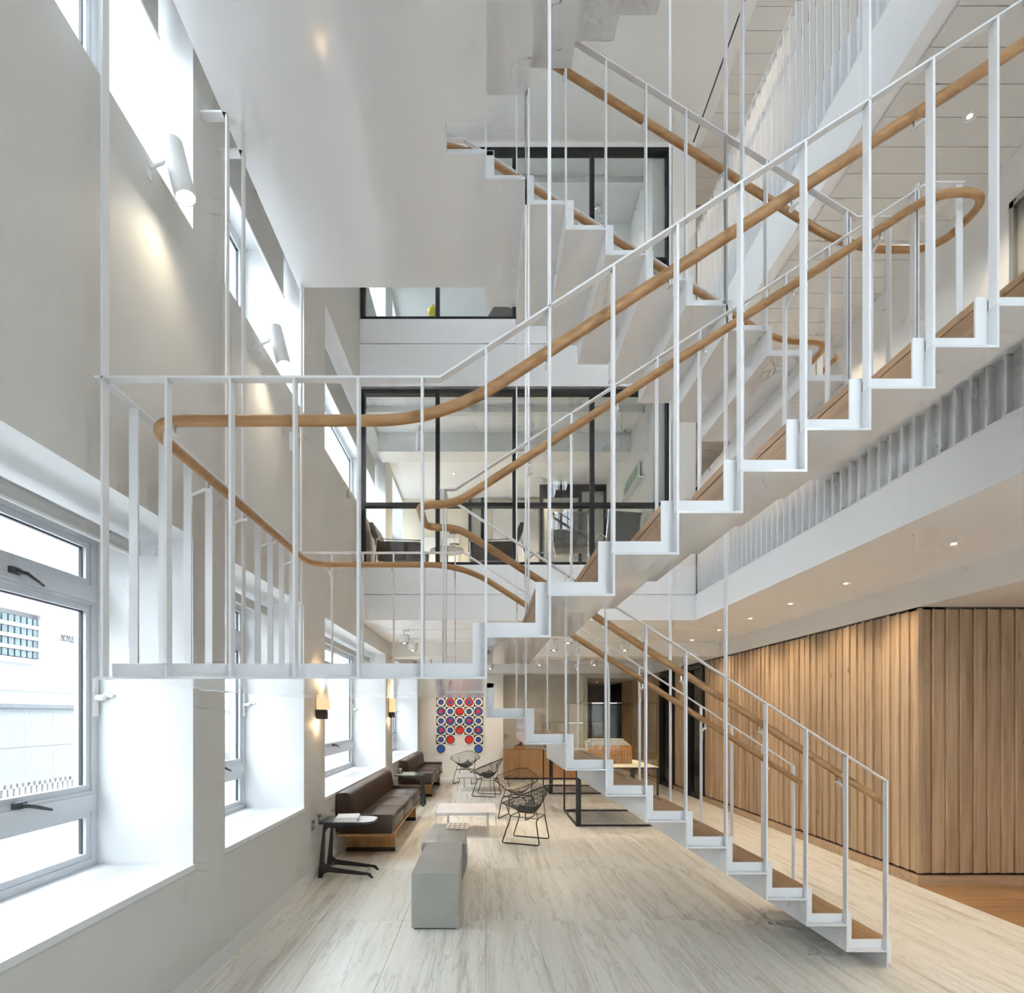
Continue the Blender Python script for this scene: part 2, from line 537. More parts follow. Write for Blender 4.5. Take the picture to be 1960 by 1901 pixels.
# ------------------------------------------------------------------ window wall (left) with real openings
def wall_with_openings(name, x_in, x_out, ys, zs, opens, mats, faces_in=True):
    ys = sorted(set(ys)); zs = sorted(set(zs))
    def is_open(i, j):
        if i < 0 or j < 0 or i >= len(ys) - 1 or j >= len(zs) - 1: return True
        yc = (ys[i] + ys[i + 1]) / 2; zc = (zs[j] + zs[j + 1]) / 2
        return any(a < yc < b and c < zc < d for a, b, c, d in opens)
    mb = MB()
    for i in range(len(ys) - 1):
        for j in range(len(zs) - 1):
            if is_open(i, j): continue
            y0, y1, z0, z1 = ys[i], ys[i + 1], zs[j], zs[j + 1]
            mb.add([(x_in, y0, z0), (x_in, y1, z0), (x_in, y1, z1), (x_in, y0, z1)], [(0, 1, 2, 3)], 0)
            mb.add([(x_out, y0, z0), (x_out, y1, z0), (x_out, y1, z1), (x_out, y0, z1)], [(3, 2, 1, 0)], 0)
            if is_open(i - 1, j): mb.add([(x_in, y0, z0), (x_out, y0, z0), (x_out, y0, z1), (x_in, y0, z1)], [(0, 1, 2, 3)], 1)
            if is_open(i + 1, j): mb.add([(x_in, y1, z0), (x_out, y1, z0), (x_out, y1, z1), (x_in, y1, z1)], [(3, 2, 1, 0)], 1)
            if is_open(i, j - 1): mb.add([(x_in, y0, z0), (x_in, y1, z0), (x_out, y1, z0), (x_out, y0, z0)], [(0, 1, 2, 3)], 1)
            if is_open(i, j + 1): mb.add([(x_in, y0, z1), (x_in, y1, z1), (x_out, y1, z1), (x_out, y0, z1)], [(3, 2, 1, 0)], 1)
    return mb

XO = XL - 0.70
opens = []
for k, (z0, z1) in enumerate(WIN_Z):
    for (y0, y1) in WIN_Y:
        opens.append((y0, y1, z0, z1))
# seats stand in shallow niches under the two wide windows: keep the wall full there
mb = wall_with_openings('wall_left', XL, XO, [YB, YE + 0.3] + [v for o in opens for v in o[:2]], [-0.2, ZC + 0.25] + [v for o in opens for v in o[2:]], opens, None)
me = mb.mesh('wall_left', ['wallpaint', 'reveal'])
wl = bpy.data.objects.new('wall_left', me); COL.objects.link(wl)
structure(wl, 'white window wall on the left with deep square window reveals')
# recessed line of the skirting
sk = MB(); sk.box((XL - 0.002, YB, 0.0), (XL + 0.006, 6.16, 0.118)).build('baseboard_left', 'paint')
structure(bpy.data.objects['baseboard_left'], 'flush white skirting board along the window wall')

# windows
def make_window(n, y0, y1, z0, z1, level):
    w = empty('window_%d' % n, (XG, (y0 + y1) / 2, z0))
    structure(w, None)
    cx, cyy = XG, (y0 + y1) / 2
    def B(name, a, b, mat, parent=w, **kw):
        m_ = MB(); m_.box(tuple(Vector(a) - Vector((cx, cyy, z0))), tuple(Vector(b) - Vector((cx, cyy, z0))))
        return m_.build(name, mat, parent, **kw)
    t = 0.055
    # outer frame: four members
    B('frame_jamb', (cx - 0.06, y0, z0), (cx + 0.02, y0 + t, z1), 'alu')
    B('frame_jamb', (cx - 0.06, y1 - t, z0), (cx + 0.02, y1, z1), 'alu')
    B('frame_sill', (cx - 0.06, y0 + t, z0), (cx + 0.02, y1 - t, z0 + 0.05), 'alu')
    B('frame_head', (cx - 0.06, y0 + t, z1 - 0.05), (cx + 0.02, y1 - t, z1), 'alu')
    if level == 0:
        bars = [(1.085, 1.20), (2.27, 2.385)]
    else:
        h = z1 - z0
        bars = [(z0 + h * 0.48, z0 + h * 0.48 + 0.07)]
    prev = z0 + 0.05
    lims = []
    for (a, b_) in bars:
        tb = B('transom', (cx - 0.055, y0 + t, a), (cx + 0.03, y1 - t, b_), 'alu')
        B('transom_lip', (cx + 0.03, y0 + t, a + 0.02), (cx + 0.042, y1 - t, b_ - 0.02), 'alu')
        lims.append((prev, a)); prev = b_
    lims.append((prev, z1 - 0.05))
    nb = max(1, round((y1 - y0) / 1.9))
    # upright mullions in the wide windows
    ym = [y0 + t + (y1 - y0 - 2 * t) * k / nb for k in range(nb + 1)]
    for k in range(1, nb):
        B('mullion', (cx - 0.055, ym[k] - 0.04, z0 + 0.05), (cx + 0.025, ym[k] + 0.04, z1 - 0.05), 'alu')
    for k in range(nb):
        ya = ym[k] + (0.04 if k else 0); yb = ym[k + 1] - (0.04 if k < nb - 1 else 0)
        for q, (za, zb) in enumerate(lims):
            p = B('pane', (cx - 0.022, ya, za), (cx - 0.016, yb, zb), 'glass')
            # casement rim around each pane
            mi = MB(); o = Vector((cx, cyy, z0))
            rim = 0.035
            for (a, b_) in (((cx - 0.03, ya, za), (cx + 0.012, ya + rim, zb)), ((cx - 0.03, yb - rim, za), (cx + 0.012, yb, zb)),
                            ((cx - 0.03, ya + rim, za), (cx + 0.012, yb - rim, za + rim)), ((cx - 0.03, ya + rim, zb - rim), (cx + 0.012, yb - rim, zb))):
                mi.box(tuple(Vector(a) - o), tuple(Vector(b_) - o))
            mi.build('casement', 'alu', w)
            mg = MB(); r2 = rim + 0.007
            for (a, b_) in (((cx - 0.026, ya + rim, za + rim), (cx - 0.008, ya + r2, zb - rim)), ((cx - 0.026, yb - r2, za + rim), (cx - 0.008, yb - rim, zb - rim)),
                            ((cx - 0.026, ya + r2, zb - r2), (cx - 0.008, yb - r2, zb - rim))):
                mg.box(tuple(Vector(a) - o), tuple(Vector(b_) - o))
            mg.build('gasket', 'alu_dark', w)
    if level == 0:
        # lever handles on the transoms and an espagnolette on the far jamb
        o = Vector((cx, cyy, z0))
        for yy, zz, dy in ((y0 + (y1 - y0) * 0.615, 2.33, 0.13), (y0 + (y1 - y0) * 0.635, 1.20, 0.15)):
            h = MB()
            h.box(tuple(Vector((cx + 0.03, yy - 0.03, zz - 0.015)) - o), tuple(Vector((cx + 0.06, yy + 0.03, zz + 0.015)) - o))
            h.tube([Vector((cx + 0.055, yy, zz)) - o, Vector((cx + 0.085, yy + 0.03, zz - 0.008)) - o, Vector((cx + 0.09, yy + dy, zz - 0.045)) - o], [0.012, 0.011, 0.007], 8)
            h.build('handle', 'charcoal', w, smooth=True)
        h = MB(); yy = y1 - 0.03; zz = 1.74
        h.box(tuple(Vector((cx + 0.02, yy - 0.02, zz - 0.11)) - o), tuple(Vector((cx + 0.032, yy + 0.02, zz + 0.11)) - o))
        h.tube([Vector((cx + 0.03, yy, zz)) - o, Vector((cx + 0.07, yy, zz)) - o, Vector((cx + 0.085, yy + 0.01, zz + 0.02)) - o, Vector((cx + 0.12, yy + 0.015, zz + 0.01)) - o], [0.02, 0.018, 0.016, 0.012], 8)
        h.build('handle', 'white_pl', w, smooth=True)
        # sill board with a shadow groove under its edge
        s_ = MB(); s_.box(tuple(Vector((XL - 0.57, y0 + 0.002, z0 - 0.001)) - o), tuple(Vector((XL + 0.012, y1 - 0.002, z0 + 0.004)) - o))
        s_.box(tuple(Vector((XL + 0.001, y0 + 0.002, z0 - 0.030)) - o), tuple(Vector((XL + 0.012, y1 - 0.002, z0 - 0.001)) - o))
        s_.build('window_sill', 'reveal', w)
        g = MB(); g.box(tuple(Vector((XL - 0.001, y0 + 0.002, z0 - 0.046)) - o), tuple(Vector((XL + 0.003, y1 - 0.002, z0 - 0.031)) - o))
        g.build('sill_groove', 'blind', w)
    return w

wi = 1
WINDOWS = {}
for k, (z0, z1) in enumerate(WIN_Z):
    for j, (y0, y1) in enumerate(WIN_Y):
        if k == 2 and j in (0, 1): pass
        WINDOWS[(k, j)] = make_window(wi, y0, y1, z0, z1, k); wi += 1
lab = ['on the street level', 'on the first floor', 'on the second floor']
wname = ['behind the camera', 'beside the camera', 'nearest in view', 'second along', 'above the first sofa', 'above the far sofa']
for (k, j), w in WINDOWS.items():
    w['label'] = 'grey framed casement window %s of the window wall, %s' % (lab[k], wname[j])

# grilles let into the sills of the wide windows
for j, gy in ((4, 7.35), (4, 8.55), (5, 11.8), (5, 13.0)):
    g = empty('sill_grille', (XL - 0.22, gy, 0.7615))
    for t in range(16):
        mbx = MB(); mbx.box((-0.10, -0.5 + t * 0.0625, 0), (0.10, -0.5 + t * 0.0625 + 0.03, 0.004))
        mbx.build('slat', 'alu', g)
    tag(g, {7.35: 'slotted air grille in the window sill behind the near end of the first sofa', 8.55: 'slotted air grille in the window sill behind the far end of the first sofa',
            11.8: 'slotted air grille in the far window sill, nearer of two', 13.0: 'slotted air grille in the far window sill, farther of two'}[gy], 'grille', 'air grilles in the window sills')

# roller blinds
def roller_blind(y0, y1, z_top, drop, x, label, group):
    b = empty('roller_blind', (x, (y0 + y1) / 2, z_top))
    L = (y1 - y0) / 2
    m_ = MB(); m_.tube([(0, -L, 0), (0, L, 0)], 0.03, 14); m_.build('roller', 'satin' if drop < 0.1 else 'blind', b, smooth=True)
    m_ = MB(); m_.box((0.026, -L + 0.01, -drop), (0.029, L - 0.01, 0.0)); m_.build('fabric', 'blind', b)
    m_ = MB(); m_.tube([(0.028, -L + 0.005, -drop), (0.028, L - 0.005, -drop)], 0.010, 10); m_.build('bottom_bar', 'white_pl', b, smooth=True)
    for sgn in (-1, 1):
        m_ = MB(); m_.box((-0.04, sgn * (L + 0.004), -0.05), (0.04, sgn * (L + 0.012), 0.04)); m_.build('bracket', 'white_pl', b)
    tag(b, label, 'blind', group)
    return b
for j, lb in ((0, 'rolled-up blind at the head of the street window behind the camera'), (1, 'rolled-up blind at the head of the street window beside the camera'),
              (2, 'rolled-up blind at the head of the nearest street level window'), (3, 'rolled-up blind at the head of the second street level window'),
              (4, 'rolled-up blind at the head of the window above the first sofa'), (5, 'rolled-up blind at the head of the window above the far sofa')):
    y0, y1 = WIN_Y[j]
    roller_blind(y0 + 0.06, y1 - 0.1, 2.60, 0.06, -2.02, lb, 'rolled-up blinds of the street level windows')
for j, lb in ((2, 'grey roller blind half drawn in the nearest first floor window'), (3, 'grey roller blind half drawn in the second first floor window'),
              (4, 'grey roller blind half drawn in the first floor window by the glazed partition')):
    y0, y1 = WIN_Y[j]
    roller_blind(y0 + 0.03, y1 - 0.04, 5.99, 0.42, -1.93, lb, 'half drawn blinds of the first floor windows')

# ------------------------------------------------------------------ ground floor: travertine slabs on a screed
fl = MB(); fl.box((XL - 0.05, YB, -0.22), (XW, YE + 4.5, -0.004)).build('floor', 'grout')
floor = structure(bpy.data.objects['floor'], 'pale vein cut travertine floor of the hall')
LANE = 0.66
lanes = []
x = 0.0
xs = [-1.98 + LANE * k for k in range(0, 11)]
rows = [6.14 + 1.55 * k for k in range(-6, 9)]
cache = {}
for xi in range(len(xs) - 1):
    xa, xb = max(xs[xi], XL - 0.05), min(xs[xi + 1], XW)
    if xb - xa < 0.05: continue
    for ri in range(len(rows) - 1):
        ya, yb = rows[ri], rows[ri + 1]
        ya = max(ya, YB)
        if yb - ya < 0.05: continue
        key = (round(xb - xa, 4), round(yb - ya, 4))
        if key not in cache:
            cache[key] = box_mesh('slab', key[0] - 0.005, key[1] - 0.005, 0.024, 'trav', 0.0012)
        inst(cache[key], 'slab', floor, ((xa + xb) / 2, (ya + yb) / 2, -0.024))
# oak boarded floor on the right
fo = MB(); fo.box((XW, YB, -0.22), (XR, 20.0, -0.02)).build('floor', 'grout')
floor2 = structure(bpy.data.objects['floor.001'], 'oak boarded floor beyond the travertine on the right')
cb = {}
y = YB
while y < YW - 0.01:
    yb = min(y + 0.18, YW)
    x = XW
    off = random.uniform(0.5, 1.6)
    while x < 6.9:
        xb = min(x + off, 7.2); off = 1.8
        w_, d_ = round(xb - x, 3), round(yb - y, 3)
        if (w_, d_) not in cb: cb[(w_, d_)] = box_mesh('floorboard', w_ - 0.002, d_ - 0.002, 0.02, 'oakfloor', 0.0008)
        inst(cb[(w_, d_)], 'floorboard', floor2, ((x + xb) / 2, (y + yb) / 2, -0.02))
        x = xb
    y = yb

# ------------------------------------------------------------------ timber clad wall on the right
wr = MB()
wr.box((XW + 0.06, YW + 0.06, 0), (XW + 0.16, 11.0, 2.66))
wr.box((XW + 0.06, 11.86, 0), (XW + 0.16, 12.75, 2.66))
wr.box((XW + 0.06, 13.75, 0), (XW + 0.16, 19.5, 2.66))
wr.box((XW + 0.16, YW + 0.06, 0), (XR, YW + 0.16, 2.66))
wr.box((XW + 0.75, 11.0, 0), (XW + 0.85, 13.75, 2.66))
wall_r = wr.build('wall_right', 'shadow')
structure(wall_r, 'timber clad box wall on the right with vertical cedar boards')
def plank_mesh(w, name='plank'):
    # saw-tooth board: one edge stands proud of the other
    mb = MB()
    h = 2.556
    mb.prism([(-w / 2, 0.0), (w / 2, 0.0), (w / 2, 0.034), (w / 2 - 0.008, 0.037), (-w / 2, 0.019)], 'z', 0.0, h)
    return mb.mesh(name, 'plank')
PW = 0.132
pm = [plank_mesh(PW - 0.004), plank_mesh(PW - 0.006), plank_mesh(PW - 0.003)]
rng = random.Random(3)
def planks_y(y0, y1):
    n = max(1, round((y1 - y0) / PW)); w = (y1 - y0) / n
    for k in range(n):
        yc = y0 + (k + 0.5) * w
        inst(rng.choice(pm), 'plank', wall_r, (XW + 0.058 + rng.uniform(-0.006, 0.004), yc, 0.115), (0, 0, R_(90)), (-w / PW, 1, 1))
planks_y(YW + 0.02, 11.0); planks_y(11.86, 12.75); planks_y(13.75, 17.7)
xk = XW + 0.02
while xk < 7.6:
    inst(rng.choice(pm), 'plank', wall_r, (xk + 0.067, YW + 0.058, 0.115), (0, 0, R_(180)), (0.134 / PW, 1, 1))
    xk += 0.134
# corner board, plinth, dark shadow line at the top
MB().box((XW + 0.012, YW + 0.012, 0.115), (XW + 0.058, YW + 0.03, 2.671)).build('corner_board', 'plank', wall_r)
p_ = MB(); p_.box((XW, YW, 0.0), (XW + 0.06, 11.0, 0.092)); p_.build('plinth_board', 'plinth', wall_r)
p_ = MB(); p_.box((XW + 0.06, YW, 0.0), (XR, YW + 0.06, 0.092)); p_.build('plinth_board', 'plinth', wall_r)
p_ = MB(); p_.box((XW, 11.86, 0.0), (XW + 0.06, 12.75, 0.092)); p_.build('plinth_board', 'plinth', wall_r)
p_ = MB(); p_.box((XW, 13.75, 0.0), (XW + 0.06, 17.7, 0.092)); p_.build('plinth_board', 'plinth', wall_r)
# black framed glass doors in the timber wall
for n, (y0, y1) in enumerate(((11.0, 11.86), (12.75, 13.75))):
    d = empty('door_%d' % (n + 1), (XW + 0.08, (y0 + y1) / 2, 0)); structure(d, 'black framed glass door in the timber wall, %s one' % ('nearer', 'farther')[n])
    L = (y1 - y0) / 2
    for a, b_, nm in (((-0.09, -L, 0), (0.03, -L + 0.07, 2.63), 'door_jamb'), ((-0.09, L - 0.07, 0), (0.03, L, 2.63), 'door_jamb'), ((-0.09, -L + 0.07, 2.56), (0.03, L - 0.07, 2.63), 'door_head'),
                      ((-0.05, -L + 0.07, 0), (0.03, L - 0.07, 0.09), 'door_rail')):
        MB().box(a, b_).build(nm, 'black', d)
    MB().box((-0.02, -L + 0.07, 0.09), (-0.012, L - 0.07, 2.56)).build('pane', plain('dark_smoked_glass_%d' % n, (0.012, 0.012, 0.013), 0.06), d)
    h = MB(); h.tube([(-0.08, -L + 0.16, 0.9), (-0.08, -L + 0.16, 1.5)], 0.012, 8); h.build('pull_handle', 'charcoal', d, smooth=True)

# bulkhead above the timber wall and the lower ceiling to its right
MB().box((XW + 0.01, YB, 2.682), (XW + 0.25, 19.5, ZB1)).build('trim_1', 'ceil'); structure(bpy.data.objects['trim_1'], 'white bulkhead above the timber wall')
MB().box((XW + 0.022, YW + 0.022, 2.66), (XW + 0.25, 19.5, 2.70)).build('trim_2', 'charcoal'); structure(bpy.data.objects['trim_2'], 'dark shadow gap along the top of the timber boards')
MB().box((XW + 0.022, YW + 0.022, 2.66), (XR, YW + 0.2, 2.70)).build('trim_3', 'charcoal'); structure(bpy.data.objects['trim_3'], 'dark shadow gap along the return of the timber box')
MB().box((XW + 0.25, YB, 2.682), (XR, 19.5, 2.80)).build('ceiling', 'ceil'); structure(bpy.data.objects['ceiling'], 'lower ceiling over the oak floor at the right')

# ------------------------------------------------------------------ floor slabs above
def slab(name, zb, zn, zt, label, zx):
    s_ = MB()
    # right hand floor: lower fascia proud, upper fascia set back behind the fins
    s_.box((XE, YB, zb), (XR, YF + 12, zn))
    s_.box((XE + 0.05, YB, zn), (XR, YF + 12, zt - 0.001))
    # cross floor beyond the hall, its face split by a shadow line
    s_.box((XL, YF, zb), (XE, YF + 12, zn - 0.006))
    s_.box((XL, YF, zn + 0.006), (XE, YF + 12, zx - 0.001))
    s_.box((XL, YF + 0.02, zn - 0.006), (XE, YF + 12, zn + 0.006))
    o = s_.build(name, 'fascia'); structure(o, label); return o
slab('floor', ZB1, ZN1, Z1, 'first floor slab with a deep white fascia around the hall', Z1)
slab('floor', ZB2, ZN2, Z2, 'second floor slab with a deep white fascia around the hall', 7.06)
# landing strip that takes the stair to each floor
for zt, nm in ((Z1, 'first'), (Z2, 'second')):
    MB().box((2.605, 2.333, zt - 0.064), (XE + 0.05, 4.88 if nm == 'first' else 3.518, zt - 0.002)).build('floor', 'steel'); structure(bpy.data.objects[max([o.name for o in bpy.data.objects if o.name.startswith('floor')])], 'white steel apron joining the stair to the %s floor' % nm)
# ground floor ceiling beams beyond the hall
for n, (ya, yb) in enumerate(((10.25, 10.75), (14.3, 14.7))):
    MB().box((XL, ya, 2.69), (XW + 0.03, yb, ZB1)).build('trim_%d' % (4 + n), 'ceil'); structure(bpy.data.objects['trim_%d' % (4 + n)], 'white downstand beam over the seating area, %s one' % ('nearer', 'farther')[n])
# top ceiling: plaster over the hall, a slot, a plain strip, then panels
MB().box((XL - 0.1, YB, ZC), (XE - 0.04, YF + 12, ZC + 0.25)).build('ceiling', 'ceil'); structure(bpy.data.objects['ceiling.001'], 'plaster ceiling high over the stair hall')
MB().box((XE - 0.02, YB, ZC), (XE + 0.11, YF + 12, ZC + 0.25)).build('ceiling', 'ceil'); structure(bpy.data.objects['ceiling.002'], 'plain ceiling margin beside the air slot on the second floor')
MB().box((XE - 0.04, YB, ZC + 0.03), (XE - 0.02, YF + 12, ZC + 0.2)).build('trim_6', 'shadow'); structure(bpy.data.objects['trim_6'], 'dark air slot in the top ceiling')
def panel_ceiling(z, x0, x1, y0, y1, label):
    b = MB(); b.box((x0 + 0.004, y0, z + 0.0165), (x1, y1, z + 0.0185)); o = b.build('ceiling', 'shadow'); structure(o, label)
    me_ = box_mesh('ceiling_panel', x1 - x0 - 0.004, 0.225 - 0.0055, 0.016, 'ceil_panel')
    y_ = y0
    while y_ + 0.225 <= y1 + 1e-6:
        inst(me_, 'ceiling_panel', o, ((x0 + x1) / 2, y_ + 0.1125, z))
        y_ += 0.225
    return o
panel_ceiling(ZC, XE + 0.11, 4.21, 5.007, 13.1, 'ceiling of narrow white metal panels over the second floor gallery')
panel_ceiling(ZB2 - 0.019, XE + 0.11, 4.21, 2.282, 11.5, 'ceiling of narrow white metal panels over the first floor gallery')
MB().box((XE + 0.11, YB, ZC), (XR, 5.007, ZC + 0.25)).build('ceiling', 'ceil'); MB().box((4.21, 5.007, ZC - 0.02), (XR, 20, ZC + 0.25)).build('ceiling', 'ceil')
for n in range(3, 8):
    o = bpy.data.objects.get('ceiling.%03d' % n)
    if o is not None and 'kind' not in o: structure(o, 'plain ceiling over the rooms beside the gallery')
for o in [o for o in bpy.data.objects if o.name.startswith('ceiling') and o.parent is None and 'kind' not in o]: structure(o, 'plain ceiling over the rooms beside the gallery')

# gallery walls on the right of the upper floors
for lev, (za, zb) in enumerate(((Z1, ZB2), (Z2, ZC))):
    g = MB()
    g.box((4.21, 4.62, za), (4.33, 12.2, zb)); g.box((4.21, YB, za), (4.33, 3.2, zb)); g.box((4.21, 3.2, za + 2.05), (4.33, 4.62, zb))
    g.box((2.62, 12.2, za), (4.33, 12.3, zb))
    o = g.build('wall_right', 'paint'); structure(o, 'white gallery wall on the %s floor' % ('first', 'second')[lev])
    d = empty('door_%d' % (3 + lev), (4.25, 3.91, za)); structure(d, 'frosted glass doors in the gallery wall on the %s floor' % ('first', 'second')[lev])
    for k, ya in enumerate((-0.71, 0.0)):
        MB().box((-0.012, ya + 0.02, 0.01), (0.0, ya + 0.69, 2.0)).build('pane', 'frosted', d)
    for ya in (-0.71, -0.02, 0.67):
        MB().box((-0.045, ya, 0), (0.05, ya + 0.04, 2.05)).build('door_jamb', 'satin', d)
    MB().box((-0.045, -0.71, 2.0), (0.05, 0.71, 2.05)).build('door_head', 'satin', d)
# piers closing the glazed cross wall against the gallery
for lev, (za, zb) in enumerate(((Z1, ZB2), (Z2, ZC))):
    g = MB(); g.box((2.55, YF + 0.005, za), (XE, YF + 0.09, zb)); o = g.build('wall_back', 'paint'); structure(o, 'white pier beside the glazed partition on the %s floor' % ('first', 'second')[lev])
# head strip over second floor glazing
MB().box((XL, YF + 0.0, 9.41), (2.56, YF + 0.1, ZC)).build('trim_7', 'paint'); structure(bpy.data.objects['trim_7'], 'white strip over the second floor glazing')
# walls that close the building: behind the camera, right end
def wall_back_windows():
    bays = [(2.0, 2.9), (3.6, 4.6), (5.4, 7.0)]  # unseen window bays, added and sized for front light on the stair
    zr = [(0.35, 2.75), (4.15, 6.0), (7.6, 9.3)]
    w = MB(); xc = XO
    for (a, b_) in bays:
        w.box((xc, YB - 0.4, -0.2), (a, YB, ZC + 0.25)); xc = b_
        zc = -0.2
        for (c, d_) in (zr if a < 5 else zr[1:]):
            w.box((a, YB - 0.4, zc), (b_, YB, c)); zc = d_
        w.box((a, YB - 0.4, zc), (b_, YB, ZC + 0.25))
    w.box((xc, YB - 0.4, -0.2), (XR + 0.2, YB, ZC + 0.25))
    o = w.build('wall_front', 'paint'); structure(o, 'wall behind the viewpoint, its unseen tall windows added for front light')
    n = 30
    for (a, b_) in bays:
        for (c, d_) in (zr if a < 5 else zr[1:]):
            e = empty('window_%d' % n, ((a + b_) / 2, YB - 0.3, c)); structure(e, 'unseen tall window added for front light, number %d from the street side' % (n - 29)); n += 1
            L, H = (b_ - a) / 2, d_ - c
            MB().box((-L, -0.005, 0), (L, 0.005, H)).build('pane', 'glass', e)
            for p0, p1 in (((-L, -0.04, 0), (-L + 0.06, 0.04, H)), ((L - 0.06, -0.04, 0), (L, 0.04, H)), ((-0.03, -0.04, 0), (0.03, 0.04, H))):
                MB().box(p0, p1).build('frame_jamb', 'alu', e)
wall_back_windows()
MB().box((XR, YB - 0.4, -0.2), (XR + 0.2, 20.1, ZC + 0.25)).build('wall_right', 'paint'); structure(bpy.data.objects['wall_right.003'], 'outer wall far to the right beyond the timber box')
MB().box((XO, 19.9, -0.2), (XR, 20.1, ZC + 0.25)).build('wall_back', 'paint'); structure(bpy.data.objects['wall_back.002'], 'end wall of the building')

# ------------------------------------------------------------------ far end of the ground floor
MB().box((XL, YE, 0), (0.46, YE + 0.25, ZB1)).build('wall_back', 'paint'); structure(bpy.data.objects['wall_back.003'], 'white far wall with the round target artwork')
MB().box((XL, YE - 0.008, 0), (0.46, YE, 0.11)).build('baseboard_back', 'paint'); structure(bpy.data.objects['baseboard_back'], 'white skirting under the artwork')
g = MB(); g.box((0.46, YE + 0.28, 0), (2.66, YE + 0.36, 2.74)); o = g.build('wall_back', 'greige'); structure(o, 'greige panelled wall behind the oak counter')
for a, b_ in (((1.33, YE + 0.272, 0.75), (1.345, YE + 0.281, 2.2)), ((2.45, YE + 0.272, 0.75), (2.66, YE + 0.281, 2.74)), ((1.30, YE + 0.274, 2.2), (2.0, YE + 0.281, 2.206))):
    MB().box(a, b_).build('panel_strip', 'cream', o)
MB().box((0.46, YE, 2.74), (XW + 0.03, YE + 0.3, ZB1)).build('trim_8', 'ceil'); structure(bpy.data.objects['trim_8'], 'white head over the far recess')
MB().box((2.66, YE + 0.2, 0), (2.76, 19.5, 2.74)).build('wall_left', 'greige'); structure(bpy.data.objects['wall_left.001'], 'greige side of the far passage')
MB().box((2.66, 19.3, 0), (XW + 0.2, 19.4, 2.74)).build('wall_back', 'mesh_grey'); structure(bpy.data.objects['wall_back.005'], 'dark end wall of the far passage')
MB().box((2.66, YE + 0.3, 2.66), (XW + 0.1, 19.4, 2.74)).build('ceiling', 'ceil')
for o in [o for o in bpy.data.objects if o.name.startswith('ceiling') and o.parent is None and 'kind' not in o]: structure(o, 'low ceiling of the far passage')
sg = MB(); sg.box((2.80, 17.5, 2.12), (3.05, 17.53, 2.27)); so = sg.build('exit_sign', 'black'); tag(so, 'small black sign hanging in the dark passage at the far end', 'sign')
MB().tube([(0.06, 0, 0), (0.06, 0, 0.39)], 0.004, 6).build('hanger_rod', 'black', so, loc=(2.80, 17.515, 2.27)); MB().tube([(0.19, 0, 0), (0.19, 0, 0.39)], 0.004, 6).build('hanger_rod', 'black', so, loc=(2.80, 17.515, 2.27))

# ------------------------------------------------------------------ glazed partitions of the upper floors
MX = [-1.712, -0.662, 0.392, 1.457, 2.53]
def partition(n, z0, z1, zt, label):
    w = empty('window_%d' % n, (0, YF + 0.05, z0)); structure(w, label)
    H = z1 - z0; t = 0.055
    for k, mx in enumerate(MX):
        xa = mx - (t / 2 if 0 < k < 4 else (0.0 if k == 0 else t)); 
        MB().box((xa, -0.05, 0), (xa + t, 0.05, H)).build('mullion', 'blackframe', w)
    for k in range(4):
        xa, xb = MX[k] + t / 2, MX[k + 1] - t / 2
        if k == 0: xa = MX[0] + t
        if k == 3: xb = MX[4] - t
        MB().box((xa, -0.05, H - 0.055), (xb, 0.05, H)).build('head_rail', 'blackframe', w)
        MB().box((xa, -0.05, 0), (xb, 0.05, 0.035)).build('bottom_rail', 'blackframe', w)
        MB().box((xa, -0.05, zt - z0 - 0.025), (xb, 0.05, zt - z0 + 0.025)).build('transom', 'blackframe', w)
        MB().box((xa, -0.004, 0.035), (xb, 0.004, zt - z0 - 0.025)).build('pane', 'glass_in', w)
        MB().box((xa, -0.004, zt - z0 + 0.025), (xb, 0.004, H - 0.055)).build('pane', 'glass_in', w)
partition(50, Z1, 6.10, 4.525, 'black framed glazed partition of the first floor lounge')
partition(51, 7.06, 9.41, 7.88, 'black framed glazed partition of the second floor room')
# (the second floor cross slab stops at the sill of its glazing)

# rooms behind the partitions
def room(z0, z1, lev):
    ws = MB(); ws.box((2.31, YF + 0.12, z0), (2.55, 12.0, z1)); o = ws.build('wall_right', 'paint'); structure(o, 'white side wall of the glazed room on the %s floor' % lev)
    ws = MB(); ws.box((XL, 11.93, z0), (2.31, 12.05, z1)); o = ws.build('wall_back', 'cream' if lev == 'first' else 'paint'); structure(o, 'back wall of the glazed room on the %s floor' % lev)
    for (ya, yb, dz) in ((9.15, 9.54, 0.30), (YF + 0.16, YF + 0.24, 0.06), (YF + 0.5, YF + 0.62, 0.09)):
        b_ = MB(); b_.box((XL, ya, z1 - dz), (2.31, yb, z1)); o = b_.build('trim_%d' % (20 + len([q for q in bpy.data.objects if q.name.startswith('trim_2')])), 'ceil'); structure(o, 'white ceiling downstand in the %s floor room at %.1f metres' % (lev, ya))
room(Z1, ZB2, 'first'); room(Z2, ZC, 'second')

